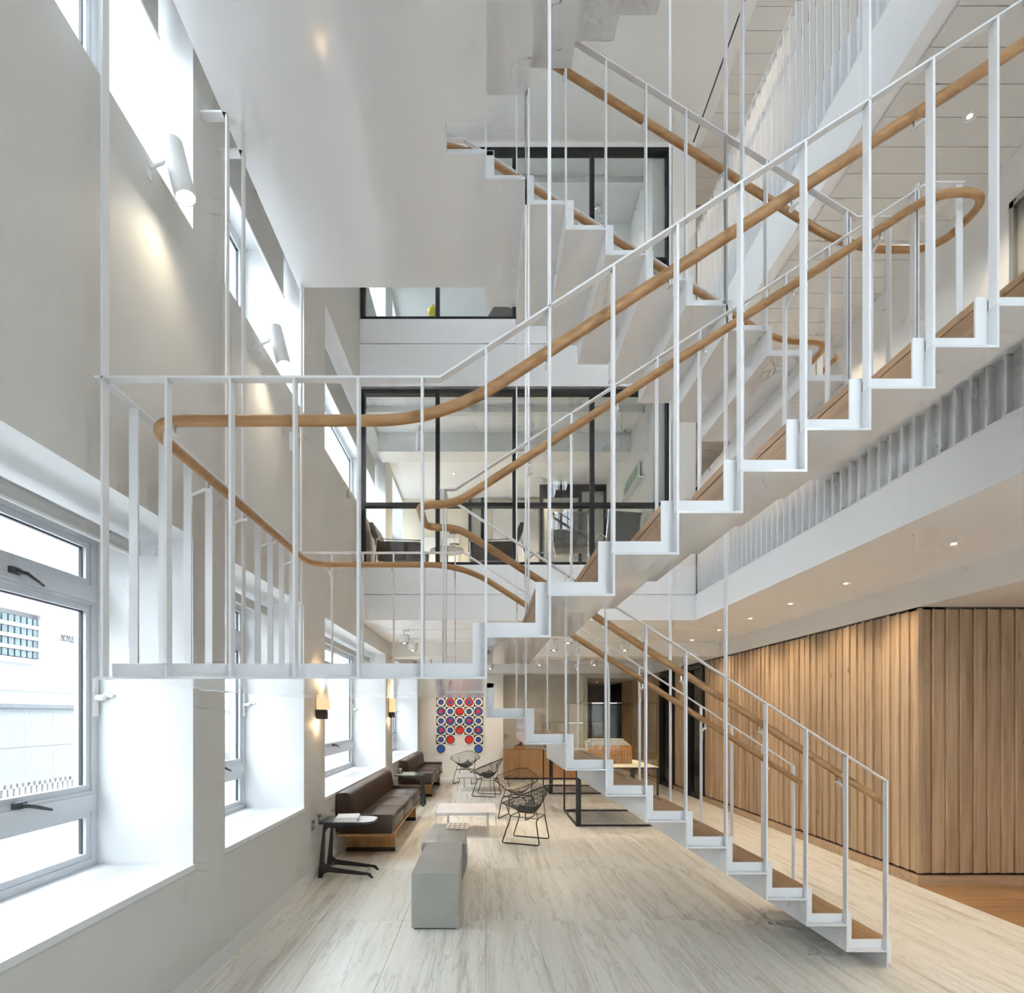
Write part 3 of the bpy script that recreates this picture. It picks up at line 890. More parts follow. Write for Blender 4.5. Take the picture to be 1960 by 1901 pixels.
# ------------------------------------------------------------------ the stair
G = 0.26
YB0, YB1 = 2.333, 3.518      # flights rising to the right
YA0, YA1 = 3.719, 4.88       # flights rising to the left
XLAND = -1.59
L1, L2 = 1.848, 5.335
TH, PL = 0.064, 0.010        # tray depth, plate thickness
BT, BD = 0.010, 0.040        # baluster thickness and depth
RAIL_H = 1.164
stair = empty('staircase', (1.3, 3.6, 0.0))
tag(stair, 'white folded steel staircase with oak treads and handrails hanging through the hall', 'staircase')
SO = Vector((1.3, 3.6, 0.0))
def sb(name, mb, mat, parent, smooth=False):
    """build a stair piece with world coordinates under a parent at the stair origin"""
    mb.v = [(x - SO.x, y - SO.y, z - SO.z) for (x, y, z) in mb.v]
    return mb.build(name, mat, parent, smooth)
def sobj(name, me_, parent, p):
    return inst(me_, name, parent, Vector(p) - SO)

bal_cache = {}
def baluster(parent, x, y, z0, z1, along='y'):
    """flat bar centred at x,y ; deep along the given axis"""
    key = (round(z1 - z0, 4), along)
    if key not in bal_cache:
        sx, sy = (BT, BD) if along == 'y' else (BD, BT)
        bal_cache[key] = box_mesh('baluster', sx, sy, z1 - z0, 'steel_soft')
    return sobj('baluster', bal_cache[key], parent, (x, y, z0))

def rail_strip(parent, pts, w=BD, t=0.009, along='y', name='top_rail'):
    """flat bar following a polyline in x-z (width along y) or in y (width along x)"""
    mb = MB(); n = len(pts); vs_ = []
    for (x, y, z) in pts:
        if along == 'y': vs_ += [(x, y - w / 2, z - t / 2), (x, y + w / 2, z - t / 2), (x, y + w / 2, z + t / 2), (x, y - w / 2, z + t / 2)]
        else: vs_ += [(x - w / 2, y, z - t / 2), (x + w / 2, y, z - t / 2), (x + w / 2, y, z + t / 2), (x - w / 2, y, z + t / 2)]
    fs = [(0, 1, 2, 3), tuple((n - 1) * 4 + k for k in (3, 2, 1, 0))]
    for i in range(n - 1):
        for k in range(4):
            fs.append((i * 4 + k, i * 4 + (k + 1) % 4, i * 4 + 4 + (k + 1) % 4, i * 4 + 4 + k))
    mb.add(vs_, fs)
    return sb(name, mb, 'steel_soft', parent)

def flight(y0, y1, zl, nt, R, up, label, hang_to, hang=True, x_end_rail=True):
    lev = lambda i: zl + up * i * R
    # the folded plate
    mb = MB()
    for i in range(1, nt + 1):
        z = lev(i)
        mb.box(((i - 1) * G + (PL / 2 if True else 0), y0, z - TH), (i * G - PL / 2, y1, z - TH + PL))
    for i in range(1, nt + 2):
        xa = (i - 1) * G
        lo, hi = min(lev(i - 1), lev(i)), max(lev(i - 1), lev(i))
        if up < 0 and i == nt + 1: lo = hi - R + TH
        mb.box((xa - PL / 2, y0, lo - TH), (xa + PL / 2, y1, hi - TH + PL))
    body = sb('stair_flight', mb, 'steel', stair)
    body['label'] = label
    # side upstands following the steps
    for ys in (y0 + BD + 0.004, y1 - BD - 0.012):
        mb = MB()
        for i in range(1, nt + 1):
            z = lev(i)
            xa, xb = (i - 1) * G + PL / 2, i * G - PL / 2
            mb.box((xa, ys, z - TH + PL), (xb, ys + 0.008, z + 0.003))
            if up > 0: mb.box((xb - 0.05, ys, z + 0.003), (xb, ys + 0.008, lev(i + 1) + 0.003))
            else: mb.box((xa, ys, z + 0.003), (xa + 0.05, ys + 0.008, lev(i - 1) + 0.003))
        if up < 0: mb.box((nt * G + PL / 2, ys, lev(nt + 1) + 0.012), (nt * G + PL / 2 + 0.05, ys + 0.008, lev(nt) + 0.003))
        sb('side_upstand', mb, 'steel_soft', body)
    # oak
    ya, yb = y0 + BD + 0.016, y1 - BD - 0.016
    tm = box_mesh('tread', G - 0.004, yb - ya, 0.036, 'oak_tread', 0.002)
    rm = box_mesh('riser', 0.018, yb - ya, R - 0.039, 'oak_tread')
    gm = box_mesh('grip_strip', 0.006, 0.34, 0.0014, 'shadow')
    sh = -0.05 if up > 0 else 0.05
    for i in range(1, nt + 1):
        xc = (i - 0.5) * G + sh
        sobj('tread', tm, body, (xc, (ya + yb) / 2, lev(i) - 0.036))
        sobj('grip_strip', gm, body, (xc + (-0.07 if up > 0 else 0.075), (ya + yb) / 2 + 0.12, lev(i) + 0.0002))
    for i in range(1, nt + 2):
        if up > 0: sobj('riser', rm, body, ((i - 1) * G - 0.036, (ya + yb) / 2, lev(i - 1) + 0.001))
        elif lev(i - 1) - R > -0.05: sobj('riser', rm, body, ((i - 1) * G + 0.036, (ya + yb) / 2, max(lev(i), 0.0) + 0.001))
    # balusters and top rails
    zr = lambda x: zl + RAIL_H + (up * R / G) * (x + 0.187)
    for ys in (y0 + BD / 2, y1 - BD / 2):
        for i in range(0, nt + 1):
            zb = max(lev(i), lev(i + 1)) - TH + PL
            top = zr(i * G) - 0.005
            if hang and i in (1, 6): top = hang_to
            baluster(body, i * G, ys, zb, top)
        xe = nt * G + 0.005 if zl == L1 and up < 0 else (nt + 1) * G - 0.187
        pts = [(-0.187, ys, zl + RAIL_H), (xe, ys, zr(xe))]
        rail_strip(body, pts)
    return body

RB = (Z1 - L1) / 11.0
RA = L1 / 11.0
RA2 = (L2 - Z1) / 10.0
RB2 = (Z2 - L2) / 11.0
flight(YA0, YA1, L1, 10, RA, -1, 'lowest flight rising to the left from the travertine floor', ZC)
flight(YB0, YB1, L1, 10, RB, +1, 'near flight rising to the right towards the first floor', ZC)
flight(YA0, YA1, L2, 9, RA2, -1, 'upper flight rising to the left from the first floor', L2 + 1.0, hang=False)
flight(YB0, YB1, L2, 10, RB2, +1, 'upper flight rising to the right towards the second floor', L2, hang=False)
def landing(L, label, hang_z, nz):
    mb = MB()
    zb, zt = L - TH, L - TH + PL
    mb.box((XLAND, YB0, zb), (-G, YA1, zt))
    mb.box((-G, YB0, zb), (-PL / 2, YB1, zt)); mb.box((-G, YA0, zb), (-PL / 2, YA1, zt))
    body = sb('stair_landing', mb, 'steel', stair); body['label'] = label
    o = BD + 0.004; t = 0.008
    ups = [((XLAND + o, YB0 + o, zt), (-0.055, YB0 + o + t, L + 0.003)), ((XLAND + o, YA1 - o - t, zt), (-PL / 2, YA1 - o, L + 0.003)),
           ((XLAND + o, YB0 + o + t, zt), (XLAND + o + t, YA1 - o - t, L + 0.003)),
           ((-G - o, YB1 - o, zt), (-PL / 2, YB1 - o + t, L + 0.003)), ((-G - o, YA0 + o - t, zt), (-PL / 2, YA0 + o, L + 0.003)),
           ((-G - o, YB1 - o + t, zt), (-G - o + t, YA0 + o - t, L + 0.003)),
           ((-0.055, YB0 + o, zt), (-PL / 2, YB0 + o + t, L + 0.003 + (L2 - L2) + 0.168))]
    for a, b_ in ups:
        m_ = MB(); m_.box(a, b_); sb('side_upstand', m_, 'steel_soft', body)
    f_ = MB(); f_.box((XLAND + o + t, YB0 + o + t, L - 0.03), (-G - o, YA1 - o - t, L)); f_.box((-G - o, YB0 + o + t, L - 0.03), (-0.05, YB1 - o, L)); f_.box((-G - o, YA0 + o, L - 0.03), (0.05, YA1 - o - t, L))
    sb('oak_decking', f_, 'oak_tread', body)
    zr = L + RAIL_H
    # front and back rows
    for k in range(1, 7):
        baluster(body, -k * G, YB0 + BD / 2, zt, zr - 0.005 if k < 6 else hang_z)
    for k in range(1, 7):
        baluster(body, -k * G, YA1 - BD / 2, zt, zr - 0.005 if k < 6 else hang_z)
    # slot row
    for ys in (YB1 - BD / 2, YA0 + BD / 2):
        baluster(body, -G, ys, zt, zr - 0.005)
    # wall side
    n = 11
    for k in range(1, n):
        yk = YB0 + (YA1 - YB0) * k / n
        baluster(body, XLAND + BD / 2, yk, zt, hang_z if k in (5, 6) else zr - 0.005, 'y' if k in (5, 6) else 'x')
    rail_strip(body, [(XLAND, YB0 + BD / 2, zr), (-0.187, YB0 + BD / 2, zr)])
    rail_strip(body, [(XLAND, YA1 - BD / 2, zr), (-0.187, YA1 - BD / 2, zr)])
    rail_strip(body, [(XLAND + BD / 2, YB0 + BD, zr), (XLAND + BD / 2, YA1 - BD, zr)], along='x')
    rail_strip(body, [(-G - BD / 2, YB1 - BD / 2, zr), (-0.187, YB1 - BD / 2, zr)])
    rail_strip(body, [(-G - BD / 2, YA0 + BD / 2, zr), (-0.187, YA0 + BD / 2, zr)])
    rail_strip(body, [(-G, YB1, zr), (-G, YA0, zr)], along='x')
    # ties back to the window wall
    if nz:
        for k in (5, 6):
            yk = YB0 + (YA1 - YB0) * k / n
            m_ = MB(); m_.box((XL, yk - 0.03, zb + 0.0), (XLAND + 0.02, yk + 0.03, zb + 0.012)); sb('wall_tie', m_, 'steel_soft', body)
    return body
landing(L1, 'lower half landing beside the window wall with a glossy underside', L2 - TH, True)
landing(L2, 'upper half landing beside the window wall seen from below', ZC, True)

# handrails: oak tubes with rounded turns, on little steel brackets
HR = 0.0238
HO = 0.108          # distance of the handrail from the baluster face
HZ = 1.04
def handrail(pts, rads, label, brackets):
    path = fillet(pts, rads, 14)
    # resample long straights so grain and shading stay even
    mb = MB(); mb.tube(path, HR, 16)
    h = sb('handrail', mb, 'oak', stair, smooth=True); h['label'] = label
    for (x, y, z, dx, dy) in brackets:
        b_ = MB()
        b_.tube([(x, y, z - HR + 0.004), (x, y, z - HR - 0.032)], 0.005, 6)
        sb('bracket_pin', b_, 'satin', h)
        b_ = MB()
        zc = z - HR - 0.038
        q = Vector((dx, dy, 0))
        pr = Vector((-dy, dx, 0)).normalized() * 0.008
        b_.tube([Vector((x, y, zc)) - q.normalized() * 0.012, Vector((x, y, zc)) + q * 0.25, Vector((x, y, zc - 0.03)) + q * 0.93, Vector((x, y, zc - 0.10)) + q * 0.95], 0.009, 6)
        sb('bracket', b_, 'steel_soft', h, smooth=True)
    return h
def slope_pts(y, L, up, R, x_to):
    """point on a flight's handrail at x_to"""
    return (x_to, y, L + HZ + up * R / G * (x_to + 0.187))
yf, yl = YB0 + HO, YB1 - HO
ya_, yz_ = YA0 + HO, YA1 - HO
xl = XLAND + 0.13
# outer rail: near flight - landing - lowest flight (back side)
br = []
for i in (1, 3, 5, 7, 9):
    p = slope_pts(yf, L1, 1, RB, i * G); br.append((*p, 0, -HO + 0.03))
for k in (1, 3, 5): br.append((-k * G - 0.02, yf, L1 + HZ, 0, -HO + 0.03))
for k in (3, 5, 7, 9): br.append((xl, YB0 + (YA1 - YB0) * k / 11, L1 + HZ, -0.10, 0))
for k in (1, 3, 5): br.append((-k * G, yz_, L1 + HZ, 0, HO - 0.03))
for i in (1, 3, 5, 7, 9):
    p = slope_pts(yz_, L1, -1, RA, i * G); br.append((*p, 0, HO - 0.03))
handrail([slope_pts(yf, L1, 1, RB, 2.67), (-0.187, yf, L1 + HZ), (xl, yf, L1 + HZ), (xl, yz_, L1 + HZ), (-0.187, yz_, L1 + HZ), slope_pts(yz_, L1, -1, RA, 2.615)],
         [0.30, 0.20, 0.20, 0.30], 'outer oak handrail from the near flight around the landing and down the back of the lowest flight', br)
# inner rail of the lower turn and the turn at the first floor
br = []
for i in (1, 3, 5, 7, 9):
    p = slope_pts(yl, L1, 1, RB, i * G); br.append((*p, 0, HO - 0.03))
    p = slope_pts(ya_, L1, -1, RA, i * G); br.append((*p, 0, -HO + 0.03))
for i in (2, 4, 6, 8):
    p = slope_pts(ya_, L2, -1, RA2, i * G); br.append((*p, 0, -HO + 0.03))
xb_ = -0.187 + (Z1 - L1) / (RB / G); xa_ = -0.187 + (L2 - Z1) / (RA2 / G)
handrail([slope_pts(ya_, L1, -1, RA, 2.64), (-0.187, ya_, L1 + HZ), (-0.40, ya_, L1 + HZ), (-0.40, yl, L1 + HZ), (-0.187, yl, L1 + HZ),
          (xb_, yl, Z1 + HZ), (3.01, yl, Z1 + HZ), (3.01, ya_, Z1 + HZ), (xa_, ya_, Z1 + HZ), (-0.187, ya_, L2 + HZ), (-0.40, ya_, L2 + HZ), (-0.40, yl, L2 + HZ), (-0.187, yl, L2 + HZ), slope_pts(yl, L2, 1, RB2, 2.6)],
         [0.30, 0.12, 0.12, 0.30, 0.34, 0.19, 0.19, 0.34, 0.30, 0.12, 0.12, 0.30], 'inner oak handrail that loops round the stair well', br)
br = []
for i in (1, 3, 5, 7):
    p = slope_pts(yz_, L2, -1, RA2, i * G); br.append((*p, 0, HO - 0.03))
handrail([(2.86, yz_ + 0.35, Z1 + HZ), (2.86, yz_, Z1 + HZ), (xa_, yz_, Z1 + HZ), (-0.187, yz_, L2 + HZ), (xl, yz_, L2 + HZ), (xl, yf, L2 + HZ), (-0.187, yf, L2 + HZ), slope_pts(yf, L2, 1, RB2, 2.6)],
         [0.17, 0.30, 0.30, 0.2, 0.2, 0.30], 'outer oak handrail of the upper flights', br)
# posts and flat rail around the end of the stair well on the first floor
zr1 = Z1 + RAIL_H
well = empty('well_guard', Vector((2.75, 3.62, Z1)) - SO); well.parent = stair; well['label'] = 'short white balustrade round the end of the stair well on the first floor'
for (px_, py_) in ((2.62, YB1 - 0.02), (2.88, YB1 - 0.02), (2.88, YA0 + 0.02), (2.62, YA0 + 0.02), (2.36, YA0 + 0.02)):
    inst(box_mesh('baluster', BT if px_ < 2.8 else BD, BD if px_ < 2.8 else BT, RAIL_H, 'steel_soft'), 'baluster', well, (px_ - 2.75, py_ - 3.62, 0))
for a, b_ in (((2.673, YB1 - 0.04), (2.90, YB1)), ((2.413, YA0), (2.90, YA0 + 0.04)), ((2.86, YB1), (2.90, YA0))):
    m_ = MB(); m_.box((a[0] - 2.75, a[1] - 3.62, RAIL_H), (b_[0] - 2.75, b_[1] - 3.62, RAIL_H + 0.009)); m_.build('top_rail', 'steel_soft', well)

# ------------------------------------------------------------------ balustrades along the upper floors
def fins(zn, zt, lev):
    g = empty('balustrade', (XE, 3.6, zt)); tag(g, 'long white balustrade of flat upright bars along the %s floor edge' % lev, 'balustrade')
    H = zt + 1.115 - zn
    tall = box_mesh('baluster', 0.05, 0.010, H, 'steel_soft'); short = box_mesh('baluster', 0.05, 0.010, zt - zn - 0.01, 'steel_soft')
    y_open = (YA1 if lev == 'first' else YB1) + 0.02
    y_ = YF - 0.06
    while y_ > -0.2:
        inside = YB0 - 0.02 < y_ < y_open
        inst(short if inside else tall, 'baluster', g, (0.025, y_ - 3.6, zn - zt + 0.002))
        y_ -= 0.1125
    for a, b_ in ((y_open + 0.01, YF - 0.01), (-0.3, YB0 - 0.03)):
        m_ = MB(); m_.box((0.0, a - 3.6, 1.117), (0.05, b_ - 3.6, 1.126)); m_.build('top_rail', 'steel_soft', g)
        m_ = MB(); m_.tube([(0.13, a - 3.6, 1.0), (0.13, b_ - 3.6, 1.0)], 0.021, 12); m_.build('handrail', 'oak', g, smooth=True)
    m_ = MB(); m_.box((-0.004, -0.3 - 3.6, zn - zt - 0.008), (0.05, YF - 3.6, zn - zt + 0.001)); m_.build('bottom_rail', 'steel_soft', g)
fins(ZN1, Z1, 'first'); fins(ZN2, Z2, 'second')

# ------------------------------------------------------------------ the street outside
st = MB(); st.box((-60, -60, -0.45), (XO, 90, -0.25)).build('ground', 'asphalt'); structure(bpy.data.objects['ground'], 'sunlit pale street outside the windows')
XF = -9.0
opp = empty('opposite_building', (XF, 11, -0.25)); tag(opp, 'white stone building with a granite base across the street', 'building')
def ob(name, a, b_, mat, parent=opp):
    o = Vector((XF, 11, -0.25)); m_ = MB(); m_.box(tuple(Vector(a) - o), tuple(Vector(b_) - o)); return m_.build(name, mat, parent)
ob('stone_wall', (XF - 3, -14, 1.86), (XF, 46, 7.6), 'stone')
ob('string_course', (XF, -14, 2.12), (XF + 0.06, 46, 2.30), 'stone')
ob('granite_ledge', (XF - 0.1, -14, 1.78), (XF + 0.09, 46, 1.86), 'ledge')
ob('base_backing', (XF - 3, -14, -0.25), (XF - 0.02, 46, 1.78), 'ledge')
y_ = 6.0
gm_ = {}
while y_ < 20:
    for (za, zb) in ((-0.25, 0.02), (0.33, 1.02), (1.024, 1.78)):
        k_ = round(zb - za, 3)
        if k_ not in gm_: gm_[k_] = box_mesh('granite_panel', 0.05, 0.736, zb - za - 0.004, 'granite', 0.002)
        inst(gm_[k_], 'granite_panel', opp, (0.0, y_ + 0.37 - 11, za + 0.25))
    y_ += 0.74
# vent strip near the pavement
vm = box_mesh('vent_block', 0.06, 0.075, 0.31, 'stone'); y_ = 9.0
while y_ < 13.2:
    inst(vm, 'vent_block', opp, (0.0, y_ + 0.037 - 11, 0.27)); y_ += 0.14
ob('vent_head', (XF - 0.02, 9.0, 0.25), (XF + 0.03, 13.2, 0.33), 'stone'); ob('vent_foot', (XF - 0.02, 9.0, 0.02), (XF + 0.03, 13.2, 0.09), 'stone')
# glass block window
bw = empty('glass_block_window', (XF + 0.0, 10.9, 2.70)); bw.parent = opp; bw.location = Vector((0, 10.9 - 11, 2.70 + 0.25))
m_ = MB(); m_.box((0, -1.2, -0.06), (0.14, 0.62, 0.04)); m_.build('surround', 'stone', bw)
m_ = MB(); m_.box((0, -1.2, 0.92), (0.14, 0.62, 1.0)); m_.build('surround', 'stone', bw)
m_ = MB(); m_.box((0, 0.56, 0.04), (0.12, 0.62, 0.92)); m_.build('surround', 'stone', bw)
bm_ = box_mesh('glass_block', 0.06, 0.108, 0.14, 'blockglass', 0.008)
bars_ = box_mesh('block_bar', 0.10, 1.76, 0.07, 'stone')
for r in range(4):
    for c in range(11):
        inst(bm_, 'glass_block', bw, (0.05, 0.49 - c * 0.147, 0.06 + r * 0.215))
    if r: inst(bars_, 'block_bar', bw, (0.05, -0.32, 0.06 + r * 0.215 - 0.072))
# street name plate
plate = MB(); plate.box((0, 0, 0), (0.02, 1.30, 0.19)); pl = plate.build('street_sign', 'stone', None, loc=(XF + 0.005, 12.09, 3.19))
tag(pl, 'white street name plate on the stone wall across the street', 'sign')
tcu = bpy.data.curves.new('lettering', 'FONT'); tcu.body = 'BOYLE STREET'; tcu.size = 0.19; tcu.space_character = 0.92; tcu.extrude = 0.004; tcu.offset = 0.006
tob = bpy.data.objects.new('lettering_source', tcu); COL.objects.link(tob)
bpy.context.view_layer.update()
tme = bpy.data.meshes.new_from_object(tob.evaluated_get(bpy.context.evaluated_depsgraph_get()))
bpy.data.objects.remove(tob)
tme.materials.clear(); tme.materials.append(M['letter'])
inst(tme, 'lettering', pl, (0.024, 0.05, 0.03), (R_(90), 0, R_(90)), (0.70, 1, 1))
# green hoarding and a white van farther down the street
hd = MB(); hd.box((-5.2, 22, -0.25), (-5.1, 28, 1.6)); ho = hd.build('hoarding', 'green_hedge'); tag(ho, 'green hoarding standing in the street seen through the far windows', 'fence')

# ------------------------------------------------------------------ light fittings
WARM = (1.0, 0.80, 0.56)
def downlight(x, y, z, label, group, power=28, size=95, target=None):
    d = empty('downlight', (x, y, z)); 
    m_ = MB(); m_.lathe([(0.052, 0.0), (0.052, -0.004), (0.046, -0.006), (0.042, 0.0), (0.036, 0.0)], n=20); m_.build('trim_ring', 'white_pl', d, smooth=True)
    m_ = MB(); m_.lathe([(0.042, -0.001), (0.040, -0.0015), (0.0005, -0.0016)], n=16); m_.build('reflector', 'chrome', d)
    m_ = MB(); m_.lathe([(0.020, -0.002), (0.018, -0.004), (0.0005, -0.0045)], n=12); m_.build('lamp', 'lamp_spot', d)
    tag(d, label, 'downlight', group)
    if power: spot('downlight_beam', (x, y, z - 0.012), target or (x, y, 0), power, WARM, size, 0.7, 0.04, d)
    return d
ords = ['first', 'second', 'third', 'fourth', 'fifth', 'sixth', 'seventh', 'eighth', 'ninth', 'tenth', 'eleventh']
for k, yd in enumerate((2.2, 3.2, 4.36, 5.67, 6.70, 7.71, 8.75, 9.9, 11.6)):
    downlight(3.55, yd, ZB1, '%s recessed downlight from the viewer in the row beside the timber wall' % ords[k], 'downlights beside the timber wall', 19, 112, (4.15, yd, 0.9))
for k, (xd, yd) in enumerate(((5.4, 4.3), (5.4, 2.0), (6.8, 4.3))):
    downlight(xd, yd, 2.682, ('recessed downlight over the oak floor nearest the timber corner', 'recessed downlight over the oak floor beside the viewer', 'recessed downlight over the oak floor farthest right')[k], 'downlights over the oak floor', 9, 100)
for k, yd in enumerate((16.4, 17.6)):
    downlight(3.4, yd, 2.66, ('nearer downlight in the far passage', 'farther downlight in the far passage')[k], 'downlights in the far passage', 10)
# gallery downlights of the upper floors
for k, (xd, yd) in enumerate(((3.62, 4.30), (3.62, 6.55), (3.62, 8.8))):
    downlight(xd, yd, ZB2 - 0.019, ('chrome downlight in the first floor gallery ceiling, nearest', 'chrome downlight in the first floor gallery ceiling, middle', 'chrome downlight in the first floor gallery ceiling, farthest')[k], 'downlights of the first floor gallery', 34, 110)
for k, (xd, yd) in enumerate(((3.62, 5.3), (3.62, 7.0), (3.62, 8.9))):
    downlight(xd, yd, ZC, ('downlight in the second floor gallery ceiling, nearest', 'downlight in the second floor gallery ceiling, middle', 'downlight in the second floor gallery ceiling, farthest')[k], 'downlights of the second floor gallery', 25, 110)

# track spots over the seating area
def track_spot(x, y, label, target, power=24):
    s_ = empty('track_spotlight', (x, y, ZB1))
    m_ = MB(); m_.box((-0.02, -0.02, -0.028), (0.075, 0.02, -0.001)); m_.build('adaptor', 'white_pl', s_)
    m_ = MB(); m_.tube([(0, 0, -0.028), (0, 0, -0.075)], 0.011, 8); m_.build('stem', 'white_pl', s_, smooth=True)
    m_ = MB(); m_.box((-0.012, -0.06, -0.085), (0.078, 0.06, -0.075)); m_.box((0.068, -0.012, -0.16), (0.078, 0.012, -0.085)); m_.build('yoke', 'white_pl', s_)
    m_ = MB(); m_.lathe([(0.0005, -0.088), (0.068, -0.088), (0.074, -0.094), (0.074, -0.196), (0.066, -0.200), (0.060, -0.196), (0.0005, -0.190)], n=24); m_.build('head', 'white_pl', s_, smooth=True)
    m_ = MB(); m_.lathe([(0.066, -0.201), (0.058, -0.205), (0.048, -0.204)], n=20); m_.build('bezel', 'charcoal', s_)
    m_ = MB(); m_.lathe([(0.047, -0.2035), (0.0005, -0.2045)], n=16); m_.build('lens', 'lamp_on', s_)
    tag(s_, label, 'spotlight', 'track spotlights over the seating area')
    spot('track_beam', (x, y, ZB1 - 0.215), target, power, WARM, 75, 0.7, 0.05, s_)
for y in (8.73, 9.72, 12.55, 13.55):
    t_ = MB(); t_.box((XL + 0.25, y - 0.012, ZB1 - 0.004), (XE + 0.4, y + 0.012, ZB1 - 0.0005)); o = t_.build('lighting_track', 'ceil')
    tag(o, {8.73: 'slim white lighting track nearest under the first floor', 9.72: 'slim white lighting track second under the first floor', 12.55: 'slim white lighting track third, beyond the beam', 13.55: 'slim white lighting track farthest from the viewer'}[y], 'lighting track', 'lighting tracks over the seating area')
for x, y, lb, tg in ((-1.24, 8.73, 'white track spotlight over the first sofa, nearer', (-0.9, 7.6, 0)), (-1.24, 9.72, 'white track spotlight over the first sofa, farther', (-0.8, 9.2, 0)),
                 (1.15, 9.72, 'white track spotlight over the wire chairs', (0.6, 8.4, 0)), (2.36, 8.73, 'white track spotlight over the glass display case, nearer', (1.9, 9.0, 1.0)),
                 (2.35, 9.72, 'white track spotlight over the glass display case, farther', (1.9, 9.4, 1.0)), (1.25, 8.73, 'white track spotlight half hidden behind the near flight', (0.8, 7.6, 0)),
                 (-1.25, 12.55, 'white track spotlight over the far sofa, nearer', (-0.9, 12.2, 0)), (-1.15, 13.55, 'white track spotlight over the far sofa, farther', (-0.4, YE, 1.4)),
                 (0.1, 13.55, 'white track spotlight turned on the round target artwork', (-0.6, YE, 1.4)), (1.17, 12.55, 'white track spotlight over the oak counter', (1.3, 14.8, 0.8)),
                 (2.37, 12.55, 'white track spotlight by the timber wall beyond the beam, nearer', (2.0, 12.6, 0.8)), (2.16, 13.55, 'white track spotlight by the timber wall beyond the beam, farther', (2.6, 14.5, 0.5))):
    track_spot(x, y, lb, tg, 30)

# cylinder spotlights on the window wall
def wall_spot(y, z, label):
    s_ = empty('wall_spotlight', (XL, y, z))
    m_ = MB(); m_.box((0, -0.018, -0.06), (0.006, 0.018, 0.02)); m_.build('wall_plate', 'white_pl', s_)
    m_ = MB(); m_.tube([(0.006, 0, 0), (0.060, 0.018, 0.040), (0.075, 0.02, 0.070)], 0.009, 8); m_.build('arm', 'white_pl', s_, smooth=True)
    ax = Vector((0.24, 0.03, -0.97)).normalized()
    q = ax.to_track_quat('Z', 'Y').to_matrix().to_4x4()
    c = Vector((0.105, 0.02, 0.15))
    L_ = 0.29
    m_ = MB(); m_.lathe([(0.0005, 0), (0.045, 0.0), (0.052, 0.008), (0.052, L_), (0.047, L_), (0.046, L_ - 0.004), (0.0005, L_ - 0.0045)], c=c, n=28, mat=q.to_3x3()); m_.build('cylinder_body', 'white_pl', s_, smooth=True)
    m_ = MB(); m_.lathe([(0.0465, L_ - 0.003), (0.0005, L_ - 0.0025)], c=c, n=24, mat=q.to_3x3()); m_.build('lamp_face', 'lamp_on', s_)
    tag(s_, label, 'spotlight', 'cylinder spotlights on the window wall')
    p = Vector((XL, y, z)) + c + ax * (L_ + 0.01)
    spot('wall_beam', p, p + Vector((-0.10, 0.10, -1.0)), 4.5, (1.0, 0.84, 0.58), 125, 1.0, 0.05, s_)
wall_spot(2.94, 4.44, 'white cylinder spotlight fixed below the nearest first floor window')
wall_spot(4.38, 4.46, 'white cylinder spotlight fixed below the second first floor window')

# sconces on the piers
def sconce(y, label):
    s_ = empty('wall_sconce', (XL, y, 1.60))
    m_ = MB(); m_.box((0.012, -0.05, 0.0), (0.10, 0.05, 0.095)); m_.build('base_box', plain('bronze_black_%d' % int(y), (0.03, 0.026, 0.022), 0.4), s_)
    m_ = MB(); m_.box((0.0, -0.03, 0.01), (0.012, 0.03, 0.40)); m_.build('back_plate', 'charcoal', s_)
    m_ = MB(); m_.prism([(0.012, -0.055), (0.10, -0.055), (0.125, -0.04), (0.125, 0.04), (0.10, 0.055), (0.012, 0.055)], 'z', 0.097, 0.40); m_.build('lamp_shade', 'shade', s_)
    tag(s_, label, 'sconce', 'box sconces on the piers')
    d = bpy.data.lights.new('sconce_glow', 'POINT'); d.energy = 0.7; d.color = (1.0, 0.66, 0.32); d.shadow_soft_size = 0.03
    for dz, nm in ((-0.06, 'glow_down'), (0.46, 'glow_up')):
        o = bpy.data.objects.new('sconce_' + nm, d); COL.objects.link(o); o.parent = s_; o.location = (0.05, 0, dz)
sconce(5.86, 'box sconce with black base and glowing shade on the pier before the first sofa')
sconce(10.22, 'box sconce with black base and glowing shade on the pier between the two sofas')

# sockets
for k, (ys_, zs_, lb) in enumerate(((5.72, 0.50, 'left metal socket plate low on the pier before the first sofa'), (5.95, 0.52, 'right metal socket plate low on the pier before the first sofa'), (10.2, 0.52, 'metal socket plate low on the pier between the sofas'))):
    m_ = MB(); m_.box((0, -0.045, 0), (0.008, 0.045, 0.09)); so_ = m_.build('wall_socket', 'satin', None, loc=(XL, ys_, zs_)); tag(so_, lb, 'socket', 'socket plates')
    m_ = MB(); m_.box((0.008, -0.02, 0.03), (0.0095, 0.02, 0.06)); m_.build('socket_face', 'white_pl', so_)

# smoke detector on the first floor gallery ceiling
sd = empty('smoke_detector', (3.2, 5.98, ZB2 - 0.019)); tag(sd, 'white round smoke detector on the gallery ceiling', 'smoke detector')
m_ = MB(); m_.lathe([(0.0005, 0), (0.055, 0), (0.055, -0.02), (0.04, -0.024), (0.0005, -0.024)], n=20); m_.build('base', 'white_pl', sd, smooth=True)
m_ = MB(); m_.lathe([(0.0005, -0.024), (0.042, -0.024), (0.044, -0.05), (0.03, -0.062), (0.0005, -0.064)], n=20); m_.build('head', 'white_pl', sd, smooth=True)
m_ = MB(); m_.lathe([(0.0445, -0.034), (0.0450, -0.036), (0.0450, -0.044), (0.0445, -0.046)], n=20); m_.build('slot_ring', 'charcoal', sd)

